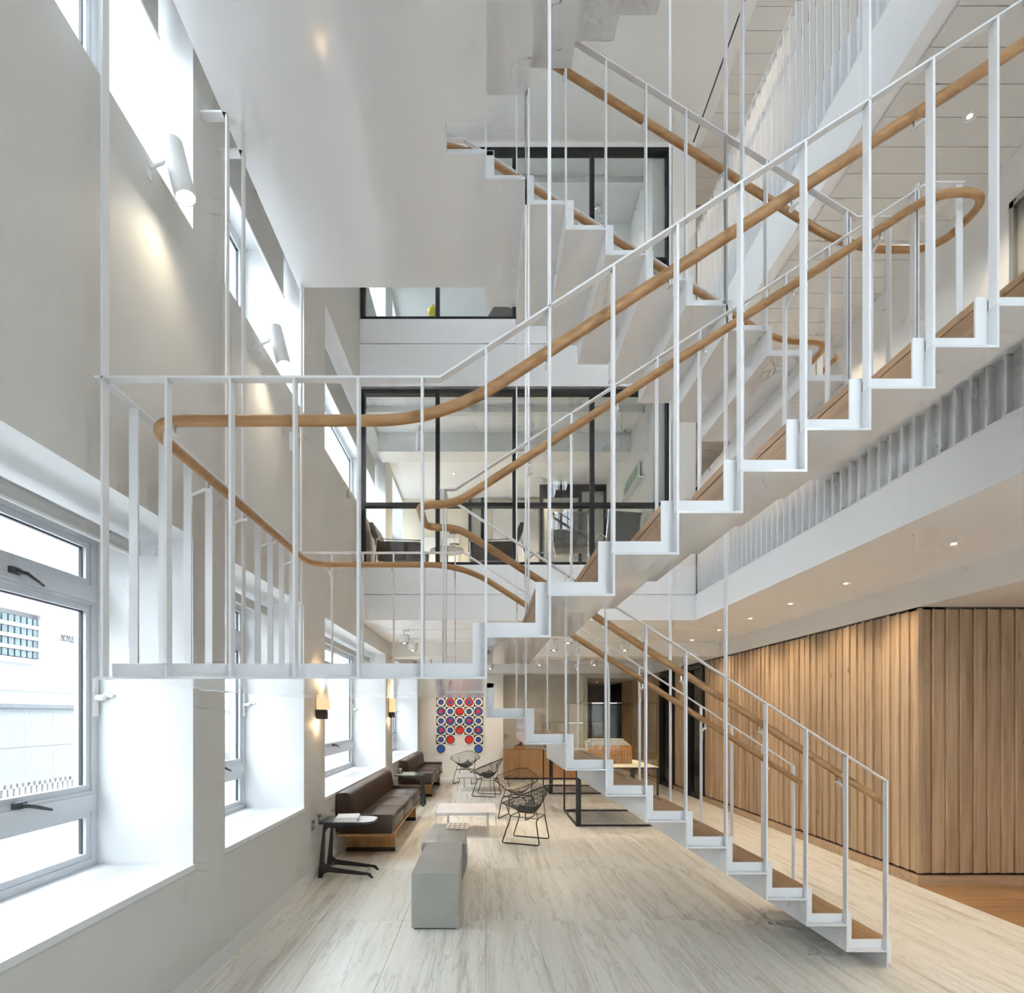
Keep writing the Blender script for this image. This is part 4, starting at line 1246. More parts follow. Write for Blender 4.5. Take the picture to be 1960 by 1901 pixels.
# ------------------------------------------------------------------ sofas
def rounded_box(a, b_, r=0.02, seg=2):
    """box with rounded vertical and horizontal edges via scaled rings"""
    mb = MB(); x0, y0, z0 = a; x1, y1, z1 = b_
    def ring(inset, z):
        c = []
        for (cx, cy_, a0) in ((x1 - r, y1 - r, 0), (x0 + r, y1 - r, 90), (x0 + r, y0 + r, 180), (x1 - r, y0 + r, 270)):
            for k in range(seg + 1):
                t = R_(a0 + 90 * k / seg)
                c.append((cx + (r - inset) * math.cos(t), cy_ + (r - inset) * math.sin(t), z))
        return c
    rings = []
    for k in range(seg + 1):
        t = R_(90 * k / seg); rings.append(ring(r - r * math.sin(t), z0 + r - r * math.cos(t)))
    for k in range(seg + 1):
        t = R_(90 * k / seg); rings.append(ring(r - r * math.cos(t), z1 - r + r * math.sin(t)))
    n = len(rings[0]); v = [p for q in rings for p in q]; f = []
    for i in range(len(rings) - 1):
        for j in range(n):
            f.append((i * n + j, i * n + (j + 1) % n, (i + 1) * n + (j + 1) % n, (i + 1) * n + j))
    f.append(tuple(range(n - 1, -1, -1))); f.append(tuple((len(rings) - 1) * n + j for j in range(n)))
    mb.add(v, f); return mb
def make_sofa():
    s_ = empty('sofa', (0, 0, 0))     # origin: near wall side corner; length along +y, depth along +x
    Ln, D = 2.80, 0.645
    MB().box((0.02, 0, 0.255), (D, Ln, 0.283)).build('base_board', 'veneer_x', s_)
    for ya in (0.36, Ln - 0.42):
        p = MB(); p.box((0.03, ya, 0.052), (D - 0.03, ya + 0.06, 0.255)); l_ = p.build('leg_panel', 'veneer', s_)
        p = MB(); p.box((0.03, ya, 0.0), (D - 0.03, ya + 0.06, 0.052)); p.build('kick_plate', 'black', l_)
    for ya, yb in ((0.0, 0.055), (Ln - 0.055, Ln)):
        rounded_box((0.06, ya, 0.284), (D - 0.005, yb, 0.505), 0.016).build('arm_panel', 'leather', s_, smooth=True)
    n = 3; cw = (Ln - 0.115) / n
    for k in range(n):
        ya = 0.0575 + k * cw
        rounded_box((0.17, ya, 0.284), (D - 0.004, ya + cw - 0.004, 0.462), 0.03, 3).build('seat_cushion', 'leather', s_, smooth=True)
    # channelled backs
    for (ya, yb) in ((0.0, 0.93), (0.935, 1.865), (1.87, Ln)):
        mb = MB(); nr = 9; w = (yb - ya) / nr
        pts = []
        for c in range(nr):
            for q in range(6):
                t = q / 6.0
                pts.append((ya + (c + t) * w, 0.020 * math.sin(math.pi * t) ** 0.6))
        pts.append((yb, 0.0))
        prof = [(0.215, 0.30), (0.205, 0.42), (0.178, 0.60), (0.165, 0.70), (0.15, 0.735), (0.12, 0.752), (0.03, 0.752), (0.012, 0.735), (0.012, 0.30)]
        wt = [1, 1, 1, 0.9, 0.5, 0.2, 0, 0, 0]
        v = []
        for (yy, b_) in pts:
            for (px, pz), w_ in zip(prof, wt): v.append((px + b_ * w_, yy, pz))
        m_n = len(prof); f = []
        for i in range(len(pts) - 1):
            for j in range(m_n):
                f.append((i * m_n + j, i * m_n + (j + 1) % m_n, (i + 1) * m_n + (j + 1) % m_n, (i + 1) * m_n + j))
        f.append(tuple(range(m_n))); f.append(tuple((len(pts) - 1) * m_n + j for j in range(m_n - 1, -1, -1)))
        mb.add(v, f); mb.build('back_cushion', 'leather', s_, smooth=True)
    return s_
sofa = make_sofa(); sofa.location = (XL + 0.015, 6.56, 0)
tag(sofa, 'long dark brown leather sofa on oak panels under the wide window, nearer one', 'sofa', 'brown leather sofas under the windows')
s2 = copy_tree(sofa); s2.location = (XL + 0.015, 11.25, 0); s2['label'] = 'dark brown leather sofa beside the round target artwork, farther one'

# C-shaped side tables
def make_ctable():
    t_ = empty('side_table', (0, 0, 0))     # post at x=0, top reaches +x
    outline = [(0.0, 0.0), (0.04, 0.0), (0.06, 0.045), (0.10, 0.06), (0.44, 0.03), (0.50, 0.028), (0.535, 0.0), (0.56, 0.0), (0.525, 0.05), (0.10, 0.115), (0.065, 0.15), (0.075, 0.46), (0.10, 0.505), (0.42, 0.525), (0.44, 0.53), (0.44, 0.545), (0.055, 0.545)]
    for ya in (0.0, 0.30):
        p = MB(); p.prism(outline, 'y', ya, ya + 0.014); p.build('side_frame', 'charcoal', t_)
    tp = [(0.02, -0.03), (0.44, -0.03)] + [(0.44 + 0.12 * math.sin(R_(a)), 0.09 - 0.12 * math.cos(R_(a))) for a in range(15, 91, 15)] + [(0.56, 0.24)] + [(0.44 + 0.12 * math.cos(R_(a)), 0.224 + 0.12 * math.sin(R_(a))) for a in range(15, 91, 15)] + [(0.02, 0.344)]
    p = MB(); p.prism(tp, 'z', 0.546, 0.566); top = p.build('table_top', 'charcoal', t_)
    p = MB(); p.prism([(max(x_, 0.16), y_) for x_, y_ in [(0.16, -0.024)] + [(q[0] - 0.006, 0.157 + (q[1] - 0.157) * 0.965) for q in tp[1:-1]] + [(0.16, 0.338)]], 'z', 0.5661, 0.5675); p.build('inlay', 'marble', top)
    for xx, zz in ((0.09, 0.085), (0.47, 0.035)):
        p = MB(); p.tube([(xx, 0.014, zz), (xx, 0.30, zz)], 0.005, 8); p.build('cross_bar', 'satin', t_, smooth=True)
    return t_
ct = make_ctable(); ct.location = (-1.69, 5.78, 0)
tag(ct, 'charcoal C-shaped side table with a white top in front of the first sofa', 'side table', 'C-shaped side tables')
ct2 = copy_tree(ct); ct2.location = (-1.10, 10.62, 0); ct2.rotation_euler = (0, 0, math.pi); ct2['label'] = 'charcoal C-shaped side table reaching over the near end of the far sofa'
def book(x, y, z, w, d, h, rz, label, cover, group):
    b_ = empty('book', (x, y, z), rz)
    m_ = MB(); m_.box((-w / 2, -d / 2, 0), (w / 2, d / 2, 0.003)); m_.box((-w / 2, -d / 2, h - 0.003), (w / 2, d / 2, h)); m_.box((-w / 2, -d / 2, 0.003), (-w / 2 + 0.003, d / 2, h - 0.003)); m_.build('cover', cover, b_)
    m_ = MB(); m_.box((-w / 2 + 0.003, -d / 2 + 0.003, 0.003), (w / 2 - 0.003, d / 2 - 0.003, h - 0.003)); m_.build('pages', 'paper', b_)
    tag(b_, label, 'book', group)
book(-1.43, 5.93, 0.5662, 0.23, 0.26, 0.022, R_(4), 'lower white book of the pair on the near side table', 'paper', 'books on the near side table')
book(-1.42, 5.925, 0.5884, 0.22, 0.25, 0.016, R_(9), 'upper white book of the pair on the near side table', 'paper', 'books on the near side table')
book(-1.40, 10.45, 0.5662, 0.24, 0.20, 0.02, R_(-5), 'flat white book on the far side table', 'paper', 'books on the far side table')
book(-1.40, 10.45, 0.5863, 0.22, 0.18, 0.018, R_(8), 'green covered book lying on top on the far side table', 'bookgreen', 'books on the far side table')
cd = empty('candle_jar', (-1.56, 10.47, 0.5662)); tag(cd, 'small pale cylindrical jar at the edge of the far side table', 'jar')
m_ = MB(); m_.lathe([(0.0005, 0), (0.026, 0), (0.028, 0.006), (0.028, 0.085), (0.0005, 0.085)], n=16); m_.build('jar_body', 'padbeige', cd, smooth=True)
m_ = MB(); m_.lathe([(0.0005, 0.085), (0.029, 0.085), (0.029, 0.11), (0.0005, 0.112)], n=16); m_.build('lid', 'white_pl', cd, smooth=True)

# low square tables
def make_low():
    t_ = empty('coffee_table', (0, 0, 0)); a = 0.415
    rounded_box((-a, -a, 0.288), (a, a, 0.32), 0.004, 1).build('table_top', 'marble', t_)
    for k in range(4):   # blade legs swirl round the top
        ang = R_(90 * k)
        m_ = MB(); m_.box((-0.012 + a * 0.70 - 0.004, -a - 0.012, 0), (0.012 + a * 0.70, -a - 0.003, 0.325)); m_.v = [(x * math.cos(ang) - y * math.sin(ang), x * math.sin(ang) + y * math.cos(ang), z) for x, y, z in m_.v]
        m_.build('leg', 'satin', t_)
        m_ = MB(); m_.box((-a * 0.70, -a * 0.70 - 0.006, 0.262), (a * 0.70, -a * 0.70 + 0.006, 0.286)); m_.box((a * 0.70 - 0.006, -a - 0.003, 0.262), (a * 0.70 + 0.006, -a * 0.70 - 0.006, 0.286))
        m_.v = [(x * math.cos(ang) - y * math.sin(ang), x * math.sin(ang) + y * math.cos(ang), z) for x, y, z in m_.v]
        m_.build('frame_bar', 'satin', t_)
    return t_
lt = make_low(); lt.location = (-0.27, 8.2, 0); lt.rotation_euler = (0, 0, R_(1))
tag(lt, 'low square white marble table on steel blade legs behind the metal bench', 'coffee table', 'low marble tables')
lt2 = copy_tree(lt); lt2.location = (-0.20, 12.75, 0); lt2['label'] = 'low square white marble table between the two farther wire chairs'

# ------------------------------------------------------------------ wire chairs
def make_wire_chair(pad):
    c = empty('wire_chair', (0, 0, 0))          # faces +x
    Fp, Lp, Rp, Bp = Vector((0.40, 0, 0.455)), Vector((0.02, 0.43, 0.62)), Vector((0.02, -0.43, 0.62)), Vector((-0.40, 0, 0.79))
    def S(u, v):
        p = Fp * ((1 - u) * (1 - v)) + Lp * (u * (1 - v)) + Rp * ((1 - u) * v) + Bp * (u * v)
        sg = math.sin(math.pi * u) * math.sin(math.pi * v)
        # round the corners in a little and sink the seat
        w = math.sin(math.pi * u) * (1 - abs(2 * v - 1)) ** 0.3
        e = abs(2 * u - 1) ** 6 * abs(2 * v - 1) ** 6
        cen = (Fp + Bp + Lp + Rp) / 4
        p = p + (cen - p) * (0.22 * e)
        return p + Vector((-0.10 * sg, 0, -0.245 * sg))
    n = 15
    m_ = MB()
    for k in range(1, n):
        t = k / n
        m_.tube([S(t, q / 12) for q in range(13)], 0.0027, 4, caps=False)
        m_.tube([S(q / 12, t) for q in range(13)], 0.0027, 4, caps=False)
    w_ = m_.build('wire_shell', 'wire', c, smooth=True)
    w_['kind'] = 'stuff'
    edge = [S(q / 16, 0) for q in range(16)] + [S(1, q / 16) for q in range(16)] + [S(1 - q / 16, 1) for q in range(16)] + [S(0, 1 - q / 16) for q in range(17)]
    m_ = MB(); m_.tube(edge, 0.0062, 6); m_.build('rim', 'wire', c, smooth=True)
    # seat pad
    m_ = MB(); rows_ = 9; v = []; f = []
    for i in range(rows_):
        for j in range(rows_):
            u, q = 0.17 + 0.55 * i / (rows_ - 1), 0.17 + 0.55 * j / (rows_ - 1)
            h = 0.012 + 0.028 * math.sin(math.pi * i / (rows_ - 1)) ** 0.5 * math.sin(math.pi * j / (rows_ - 1)) ** 0.5
            v.append(S(u, q) + Vector((0, 0, h)))
    for i in range(rows_):
        for j in range(rows_):
            u, q = 0.17 + 0.55 * i / (rows_ - 1), 0.17 + 0.55 * j / (rows_ - 1)
            v.append(S(u, q) + Vector((0, 0, 0.006)))
    N2 = rows_ * rows_
    for i in range(rows_ - 1):
        for j in range(rows_ - 1):
            a0 = i * rows_ + j
            f += [(a0, a0 + 1, a0 + rows_ + 1, a0 + rows_), (N2 + a0, N2 + a0 + rows_, N2 + a0 + rows_ + 1, N2 + a0 + 1)]
    for j in range(rows_ - 1):
        for (p0, p1) in ((j, j + 1), (N2 - rows_ + j + 1, N2 - rows_ + j), ((j + 1) * rows_, j * rows_), (j * rows_ + rows_ - 1, (j + 1) * rows_ + rows_ - 1)):
            f.append((p0, N2 + p0, N2 + p1, p1))
    m_.add(v, f); m_.build('seat_pad', pad, c, smooth=True)
    # two sled legs and the cradle between
    for s_ in (-1, 1):
        pth = fillet([(0.17, s_ * 0.15, 0.345), (0.16, s_ * 0.20, 0.30), (0.26, s_ * 0.225, 0.009), (-0.24, s_ * 0.225, 0.009), (-0.19, s_ * 0.20, 0.30), (-0.20, s_ * 0.15, 0.33)], 0.03, 5)
        m_ = MB(); m_.tube(pth, 0.0078, 7); m_.build('sled_leg', 'wire', c, smooth=True)
        m_ = MB(); m_.tube([S(0.30, 0.06) if s_ > 0 else S(0.06, 0.30), (0.17, s_ * 0.17, 0.345), (-0.20, s_ * 0.17, 0.33), S(0.93, 0.42) if s_ > 0 else S(0.42, 0.93)], 0.0062, 6); m_.build('side_support', 'wire', c, smooth=True)
    for xx, zz in ((0.17, 0.345), (-0.20, 0.33)):
        m_ = MB(); m_.tube([(xx, -0.17, zz), (xx, 0.17, zz)], 0.007, 6); m_.build('cross_bar', 'wire', c, smooth=True)
    return c
c1 = make_wire_chair('padgrey'); c1.location = (0.53, 7.48, 0); c1.rotation_euler = (0, 0, R_(158))
tag(c1, 'black wire diamond chair nearest the viewer with a dark grey pad', 'chair', 'wire diamond chairs')
c2 = make_wire_chair('padbeige'); c2.location = (0.50, 9.25, 0); c2.rotation_euler = (0, 0, R_(248))
tag(c2, 'wire diamond chair with a beige pad just behind the nearest one', 'chair', 'wire diamond chairs')
c3 = copy_tree(c1); c3.location = (0.02, 11.75, 0); c3.rotation_euler = (0, 0, R_(165)); c3['label'] = 'wire diamond chair beside the far marble table, in front of the oak counter end'
c4 = copy_tree(c1); c4.location = (-0.50, 13.9, 0); c4.rotation_euler = (0, 0, R_(255)); c4['label'] = 'wire diamond chair farthest back below the artwork'

# ------------------------------------------------------------------ metal bench
bench = empty('metal_bench', (-0.39, 4.39, 0)); tag(bench, 'grey zinc block bench with a stepped wavy side in the middle of the floor', 'bench')
def loft(sections, name, mat, parent, smooth=True):
    mb = MB(); n = len(sections[0]); v = [p for s_ in sections for p in s_]; f = []
    for i in range(len(sections) - 1):
        for j in range(n):
            f.append((i * n + j, i * n + (j + 1) % n, (i + 1) * n + (j + 1) % n, (i + 1) * n + j))
    f.append(tuple(range(n - 1, -1, -1))); f.append(tuple((len(sections) - 1) * n + j for j in range(n)))
    mb.add(v, f); return mb.build(name, mat, parent, smooth)
secs = []
for q in range(12):
    t = q / 11.0; y_ = 1.18 * t
    sq = 0.012 * math.sin(math.pi * t)
    secs.append([(-0.178 + sq, y_, 0.012), (0.178 - sq - 0.01 * t, y_, 0.012), (0.178 - 0.012 * t, y_, 0.43), (-0.178 + 0.008 * t, y_, 0.43)])
loft(secs, 'front_block', 'benchsteel', bench, smooth=False)
MB().box((-0.16, 0.015, 0.0), (0.16, 1.9, 0.012)).build('plinth', 'black', bench)
secs = []
for q in range(15):
    t = q / 14.0; y_ = 1.06 + 0.92 * t
    lip = 0.018 * math.exp(-(t / 0.10) ** 2)
    zt = 0.437 + 0.012 * math.sin(math.pi * min(1, t * 1.3)) - 0.012 * math.exp(-(t / 0.05) ** 2)
    xr = 0.205 - 0.035 * t ** 1.5; xl_ = -0.222 + 0.03 * t ** 1.5
    ring = []
    for k in range(9):
        s_ = k / 8.0
        bulge = 0.055 * math.sin(math.pi * s_) ** 1.4 * (0.35 + 0.65 * math.sin(math.pi * min(1.0, t + 0.25)))
        ring.append((xr - 0.055 + bulge + 0.055 * s_ ** 2, y_, 0.012 + (zt - 0.012 - 0.012) * s_))
    ring.append((xr - 0.006, y_, zt - 0.003)); ring.append((xr - 0.014, y_, zt))
    ring.append((xl_ + 0.014, y_, zt)); ring.append((xl_ + 0.004, y_, zt - 0.004)); ring.append((xl_, y_, zt - 0.02)); ring.append((xl_ + 0.03, y_, 0.012))
    secs.append(ring)
loft(secs, 'rear_block', 'benchsteel', bench)
tr = empty('patterned_tile', (-0.30, 6.16, 0.4495)); tag(tr, 'square tile with a brown leaf pattern lying on the far end of the metal bench', 'tile')
m_ = MB(); m_.box((-0.115, -0.16, 0), (0.115, 0.16, 0.008)); m_.build('tile_body', 'cream', tr)
for k in range(4):
    for j in range(3):
        cx_, cy_ = -0.08 + 0.053 * k, -0.11 + 0.11 * j; s_ = 1 if (k + j) % 2 else -1
        m_ = MB(); m_.prism([(cx_ - 0.022, cy_ - 0.045 * s_), (cx_ + 0.022, cy_ + 0.0), (cx_ - 0.01, cy_ + 0.045 * s_)], 'z', 0.0081, 0.0088); m_.build('leaf_motif', 'veneer' if j % 2 else 'model_g', tr)

# ------------------------------------------------------------------ artwork of round targets
art = empty('target_artwork', (-0.70, YE - 0.03, 0.62)); tag(art, 'wall artwork of square panels with red and blue target circles', 'artwork')
def disc(mb, r, y, mi, n=28):
    mb.add([(r * math.cos(2 * math.pi * k / n), y, r * math.sin(2 * math.pi * k / n)) for k in range(n)] + [(r * math.cos(2 * math.pi * k / n), y + 0.004, r * math.sin(2 * math.pi * k / n)) for k in range(n)],
           [tuple(range(n))] + [(k, (k + 1) % n, n + (k + 1) % n, n + k) for k in range(n)], mi)
pan = {}
CS = 0.25
for key, (bg, rings_) in {'K': (0, ((0.465, 1), (0.30, 0), (0.215, 3))), 'R': (1, ((0.465, 0), (0.385, 2))), 'B': (1, ((0.465, 0), (0.385, 3))),
                          'Rb': (1, ((0.465, 0), (0.385, 2), (0.215, 3))), 'Br': (1, ((0.465, 0), (0.385, 3), (0.215, 2)))}.items():
    mb = MB(); h = CS / 2 - 0.001
    mb.box((-h, -0.012, -h), (h, 0.028, h), bg)
    for q, (rr, mi) in enumerate(rings_): disc(mb, rr * CS, -0.0135 - 0.0012 * q, mi)
    pan[key] = mb.mesh('target_panel', ['a_black', 'a_white', 'a_red', 'a_blue'])
grid = [['K', 'Rb', 'K', 'Rb', 'K'], ['Br', 'K', 'R', 'K', 'Br'], ['K', 'Br', 'K', 'Br', 'K'], ['Br', 'K', 'R', 'K', 'Br'], ['K', 'R', '', 'R', 'K'], ['B', '', '', '', 'B']]
for r, row in enumerate(grid):
    for c_, k_ in enumerate(row):
        if k_: inst(pan[k_], 'target_panel', art, ((c_ - 2) * CS, 0, (5.5 - r) * CS - 0.0))

# ------------------------------------------------------------------ oak counter with a small bronze
ctr = empty('reception_counter', (1.55, 14.95, 0)); tag(ctr, 'warm oak reception counter of flush panels in front of the greige wall', 'counter')
for k, (xa, xb) in enumerate(((-1.10, -0.45), (-0.448, 0.20), (0.202, 0.85), (0.852, 1.10))):
    m_ = MB(); m_.box((xa, -0.30, 0.05), (xb, -0.28, 0.755)); m_.build('front_panel', 'veneer', ctr)
m_ = MB(); m_.box((-1.10, -0.28, 0.05), (1.10, 0.30, 0.735)); m_.build('carcass', 'veneer', ctr)
m_ = MB(); m_.box((-1.08, -0.26, 0.0), (1.08, 0.28, 0.05)); m_.build('kick_plate', 'black', ctr)
m_ = MB(); m_.box((-1.10, -0.28, 0.735), (1.10, 0.30, 0.757)); m_.build('worktop', 'veneer_x', ctr)
pb = MB(); pb.box((-0.14, -0.09, 0), (0.14, 0.09, 0.105)); pbo = pb.build('wooden_block', 'veneer_x', None, loc=(0.86, 14.85, 0.757)); tag(pbo, 'small dark wooden block standing on the oak counter', 'block')
MB().box((-0.12, -0.07, 0.105), (0.12, 0.07, 0.107)).build('felt', 'charcoal', pbo)
bz = empty('bronze_figure', (0.88, 14.85, 0.864)); tag(bz, 'small dark bronze figure on the wooden block on the oak counter', 'sculpture')
loft([[(-0.11 + 0.02 * k + w_ * math.cos(R_(a)) * 0.5, w_ * math.sin(R_(a)), 0.001 + h_ * (0.5 + 0.5 * math.sin(R_(a)))) for a in range(0, 360, 45)] for k, (w_, h_) in enumerate(((0.02, 0.01), (0.03, 0.015), (0.035, 0.02), (0.035, 0.03), (0.03, 0.045), (0.03, 0.06), (0.028, 0.09), (0.022, 0.10), (0.012, 0.06)))], 'bronze_body', 'black', bz)
m_ = MB(); m_.lathe([(0.0005, 0), (0.05, 0), (0.05, 0.003), (0.0005, 0.003)], n=14); m_.build('base', 'black', bz)

# ------------------------------------------------------------------ display tables with clear cases
def display_table(x0, x1, y0, y1, h, label, case_h, clabel):
    t_ = empty('display_table', ((x0 + x1) / 2, (y0 + y1) / 2, 0)); tag(t_, label, 'table', 'black steel display tables')
    L, D = (x1 - x0) / 2, (y1 - y0) / 2
    def P(nm, a, b_, mat='black'): m_ = MB(); m_.box(a, b_); return m_.build(nm, mat, t_)
    P('leg', (-L, -D, 0), (-L + 0.075, -D + 0.025, h - 0.03)); P('leg', (-L, D - 0.025, 0), (-L + 0.025, D, h - 0.03))
    P('leg', (L - 0.025, -D, 0), (L, -D + 0.025, h - 0.03)); P('leg', (L - 0.075, D - 0.025, 0), (L, D, h - 0.03))
    P('foot_rail', (-L + 0.075, -D, 0), (L - 0.025, -D + 0.025, 0.025)); P('foot_rail', (-L + 0.025, D - 0.025, 0), (L - 0.075, D, 0.025))
    P('side_rail', (-L, -D + 0.025, 0), (-L + 0.025, D - 0.025, 0.025)); P('side_rail', (L - 0.025, -D + 0.025, 0), (L, D - 0.025, 0.025))
    P('top_frame', (-L, -D, h - 0.03), (L, D, h - 0.012)); P('table_top', (-L, -D, h - 0.012), (L, D, h), 'cream')
    c_ = empty('display_case', ((x0 + x1) / 2, (y0 + y1) / 2, h)); tag(c_, clabel, 'display case', 'clear display cases')
    L -= 0.012; D -= 0.012
    for nm, a, b_ in (('pane', (-L, -D, 0), (L, -D + 0.006, case_h)), ('pane', (-L, D - 0.006, 0), (L, D, case_h)), ('pane', (-L, -D + 0.006, 0), (-L + 0.006, D - 0.006, case_h)), ('pane', (L - 0.006, -D + 0.006, 0), (L, D - 0.006, case_h)),
                      ('lid', (-L, -D, case_h), (L, D, case_h + 0.006))):
        m_ = MB(); m_.box(a, b_); m_.build(nm, 'acrylic', c_)
    for a, b_ in (((-L, -D - 0.001, case_h - 0.004), (L, -D + 0.003, case_h + 0.007)), ((L - 0.004, -D - 0.001, 0), (L + 0.001, -D + 0.004, case_h)), ((-L - 0.001, -D - 0.001, 0), (-L + 0.004, -D + 0.004, case_h))):
        m_ = MB(); m_.box(a, b_); m_.build('edge_strip', glass('acrylic_edge', (0.9, 0.88, 0.62), 1.5, extra=0.12), c_)
display_table(1.33, 2.55, 8.48, 9.85, 0.88, 'black steel display table nearer the stair carrying the orange building model', 0.94, 'clear acrylic case over the orange building model')
display_table(1.32, 2.54, 11.98, 13.35, 0.88, 'black steel display table farther back in front of the oak counter', 0.60, 'clear acrylic case over the striped tower model')
bmo = empty('building_model', (1.95, 8.98, 0.88)); tag(bmo, 'architectural model of an orange brick mansion block with pale upper storeys', 'model')
W = 0.33
m_ = MB(); m_.box((-W, -0.02, 0.006), (W, 0.22, 0.235)); m_.build('model_body', 'orange', bmo)
m_ = MB(); m_.box((-W - 0.05, -0.10, 0), (W + 0.1, 0.34, 0.006)); m_.build('model_base', 'model_w', bmo)
fac = MB()
nb = 14
for r in range(4):
    for c_ in range(nb):
        xa = -W + 0.01 + c_ * (2 * W - 0.02) / nb; ww = (2 * W - 0.02) / nb
        za = 0.008 + r * 0.056
        hh = 0.048 if r == 0 else 0.036
        fac.box((xa, -0.03, za), (xa + ww * 0.22, -0.018, za + 0.056)); fac.box((xa + ww * 0.78, -0.03, za), (xa + ww, -0.018, za + 0.056)); fac.box((xa + ww * 0.22, -0.026, za + hh), (xa + ww * 0.78, -0.018, za + 0.056))
f_ = fac.build('facade_piers', 'orange', bmo); f_['kind'] = 'stuff'
win = MB(); win.box((-W + 0.01, -0.0215, 0.010), (W - 0.01, -0.0201, 0.23)); win.build('facade_glazing', 'model_g', bmo)
gm2 = MB()
for c_ in (-0.24, -0.10, 0.05, 0.19, 0.29):
    gm2.prism([(c_ - 0.035, 0.235), (c_ + 0.035, 0.235), (c_ + 0.03, 0.27), (c_ + 0.012, 0.30), (c_ - 0.012, 0.30), (c_ - 0.03, 0.27)], 'y', -0.028, -0.008)
g_ = gm2.build('gables', 'orange', bmo); g_['kind'] = 'stuff'
for k, (a, b_) in enumerate((((-W - 0.02, 0.03, 0.006), (W - 0.02, 0.30, 0.31)), ((-W - 0.03, 0.06, 0.31), (W - 0.06, 0.30, 0.345)), ((-W + 0.02, 0.09, 0.345), (W - 0.10, 0.28, 0.385)))):
    m_ = MB(); m_.box(a, b_); m_.build('pale_storey', 'model_w', bmo)
    s_ = MB()
    for q in range(20):
        xa = a[0] + 0.01 + q * (b_[0] - a[0] - 0.02) / 20
        s_.box((xa, a[1] - 0.004, max(a[2], 0.24) + 0.008), (xa + 0.018, a[1] - 0.001, b_[2] - 0.008))
    q_ = s_.build('storey_windows', 'model_g', bmo); q_['kind'] = 'stuff'
tw = empty('tower_model', (1.52, 12.5, 0.88)); tag(tw, 'dark and white striped tower block model behind the orange building model', 'model')
m_ = MB(); m_.box((-0.10, -0.10, 0), (0.10, 0.10, 0.30)); m_.build('tower_core', 'model_g', tw)
for k in range(7):
    m_ = MB(); m_.box((-0.108, -0.108, 0.03 + 0.04 * k), (0.108, 0.108, 0.048 + 0.04 * k)); m_.build('floor_band', 'model_w', tw)
m_ = MB(); m_.box((-0.07, -0.07, 0.30), (0.05, 0.07, 0.36)); m_.build('roof_block', 'model_g', tw)

# ------------------------------------------------------------------ first floor lounge
def lounge_chair(loc, rz, label):
    c = empty('lounge_armchair', loc, rz)        # faces +x
    m_ = MB(); m_.prism([(-0.36, 0.40), (-0.30, 0.36), (-0.42, 0.78), (-0.46, 0.86), (-0.52, 0.86), (-0.50, 0.70)], 'y', -0.27, 0.27); m_.build('backrest', 'brownseat', c, bevel=0.012)
    rounded_box((-0.33, -0.27, 0.22), (0.36, 0.27, 0.40), 0.03, 3).build('seat_cushion', 'brownseat', c, smooth=True)
    for s_ in (-1, 1):
        m_ = MB(); m_.prism([(-0.42, 0.52), (-0.36, 0.18), (0.36, 0.18), (0.38, 0.48), (0.30, 0.50)], 'y', s_ * 0.285 - 0.012, s_ * 0.285 + 0.012); m_.build('arm_panel', 'brownseat', c)
        pth = fillet([(-0.42, s_ * 0.30, 0.0), (-0.38, s_ * 0.30, 0.56), (0.39, s_ * 0.30, 0.515), (0.36, s_ * 0.30, 0.0)], 0.04, 5)
        m_ = MB(); m_.tube(pth, 0.010, 8); m_.build('steel_frame', 'chrome', c, smooth=True)
    m_ = MB(); m_.tube([(-0.38, -0.30, 0.22), (-0.38, 0.30, 0.22)], 0.009, 6); m_.build('cross_bar', 'chrome', c, smooth=True)
    c.scale = (0.86, 0.95, 0.84)
    tag(c, label, 'armchair', 'brown armchairs in the first floor lounge'); return c
lounge_chair((-1.22, 8.5, Z1), R_(-3), 'brown leather armchair with steel frame at the left of the first floor lounge')
lounge_chair((0.09, 8.5, Z1), R_(183), 'brown leather armchair with steel frame right of the round lounge table')
rt = empty('round_table', (-0.62, 9.15, Z1)); tag(rt, 'round table on a central stem in the first floor lounge', 'table')
m_ = MB(); m_.lathe([(0.0005, 0.545), (0.25, 0.545), (0.272, 0.552), (0.272, 0.562), (0.0005, 0.564)], n=32); m_.build('table_top', 'model_g', rt, smooth=True)
m_ = MB(); m_.lathe([(0.16, 0.0), (0.16, 0.01), (0.03, 0.02), (0.02, 0.03), (0.02, 0.545)], n=20); m_.build('stem', 'chrome', rt, smooth=True)
rg = empty('ring_sculpture', (-0.52, 9.15, Z1 + 0.564)); tag(rg, 'thin dark double ring sculpture on the round lounge table', 'sculpture')
for zz, rr, ox in ((0.10, 0.075, 0.02), (0.28, 0.06, 0.0)):
    m_ = MB(); m_.tube([(ox + rr * math.cos(R_(a)), rr * math.sin(R_(a)), zz + 0.01 * math.sin(R_(a))) for a in range(0, 361, 20)], 0.007, 6); m_.build('ring', 'black', rg, smooth=True)
m_ = MB(); m_.tube([(0.0, 0.0, 0), (0.03, 0.06, 0.10), (0.0, 0.06, 0.28)], 0.005, 6); m_.build('wire_stem', 'satin', rg, smooth=True)
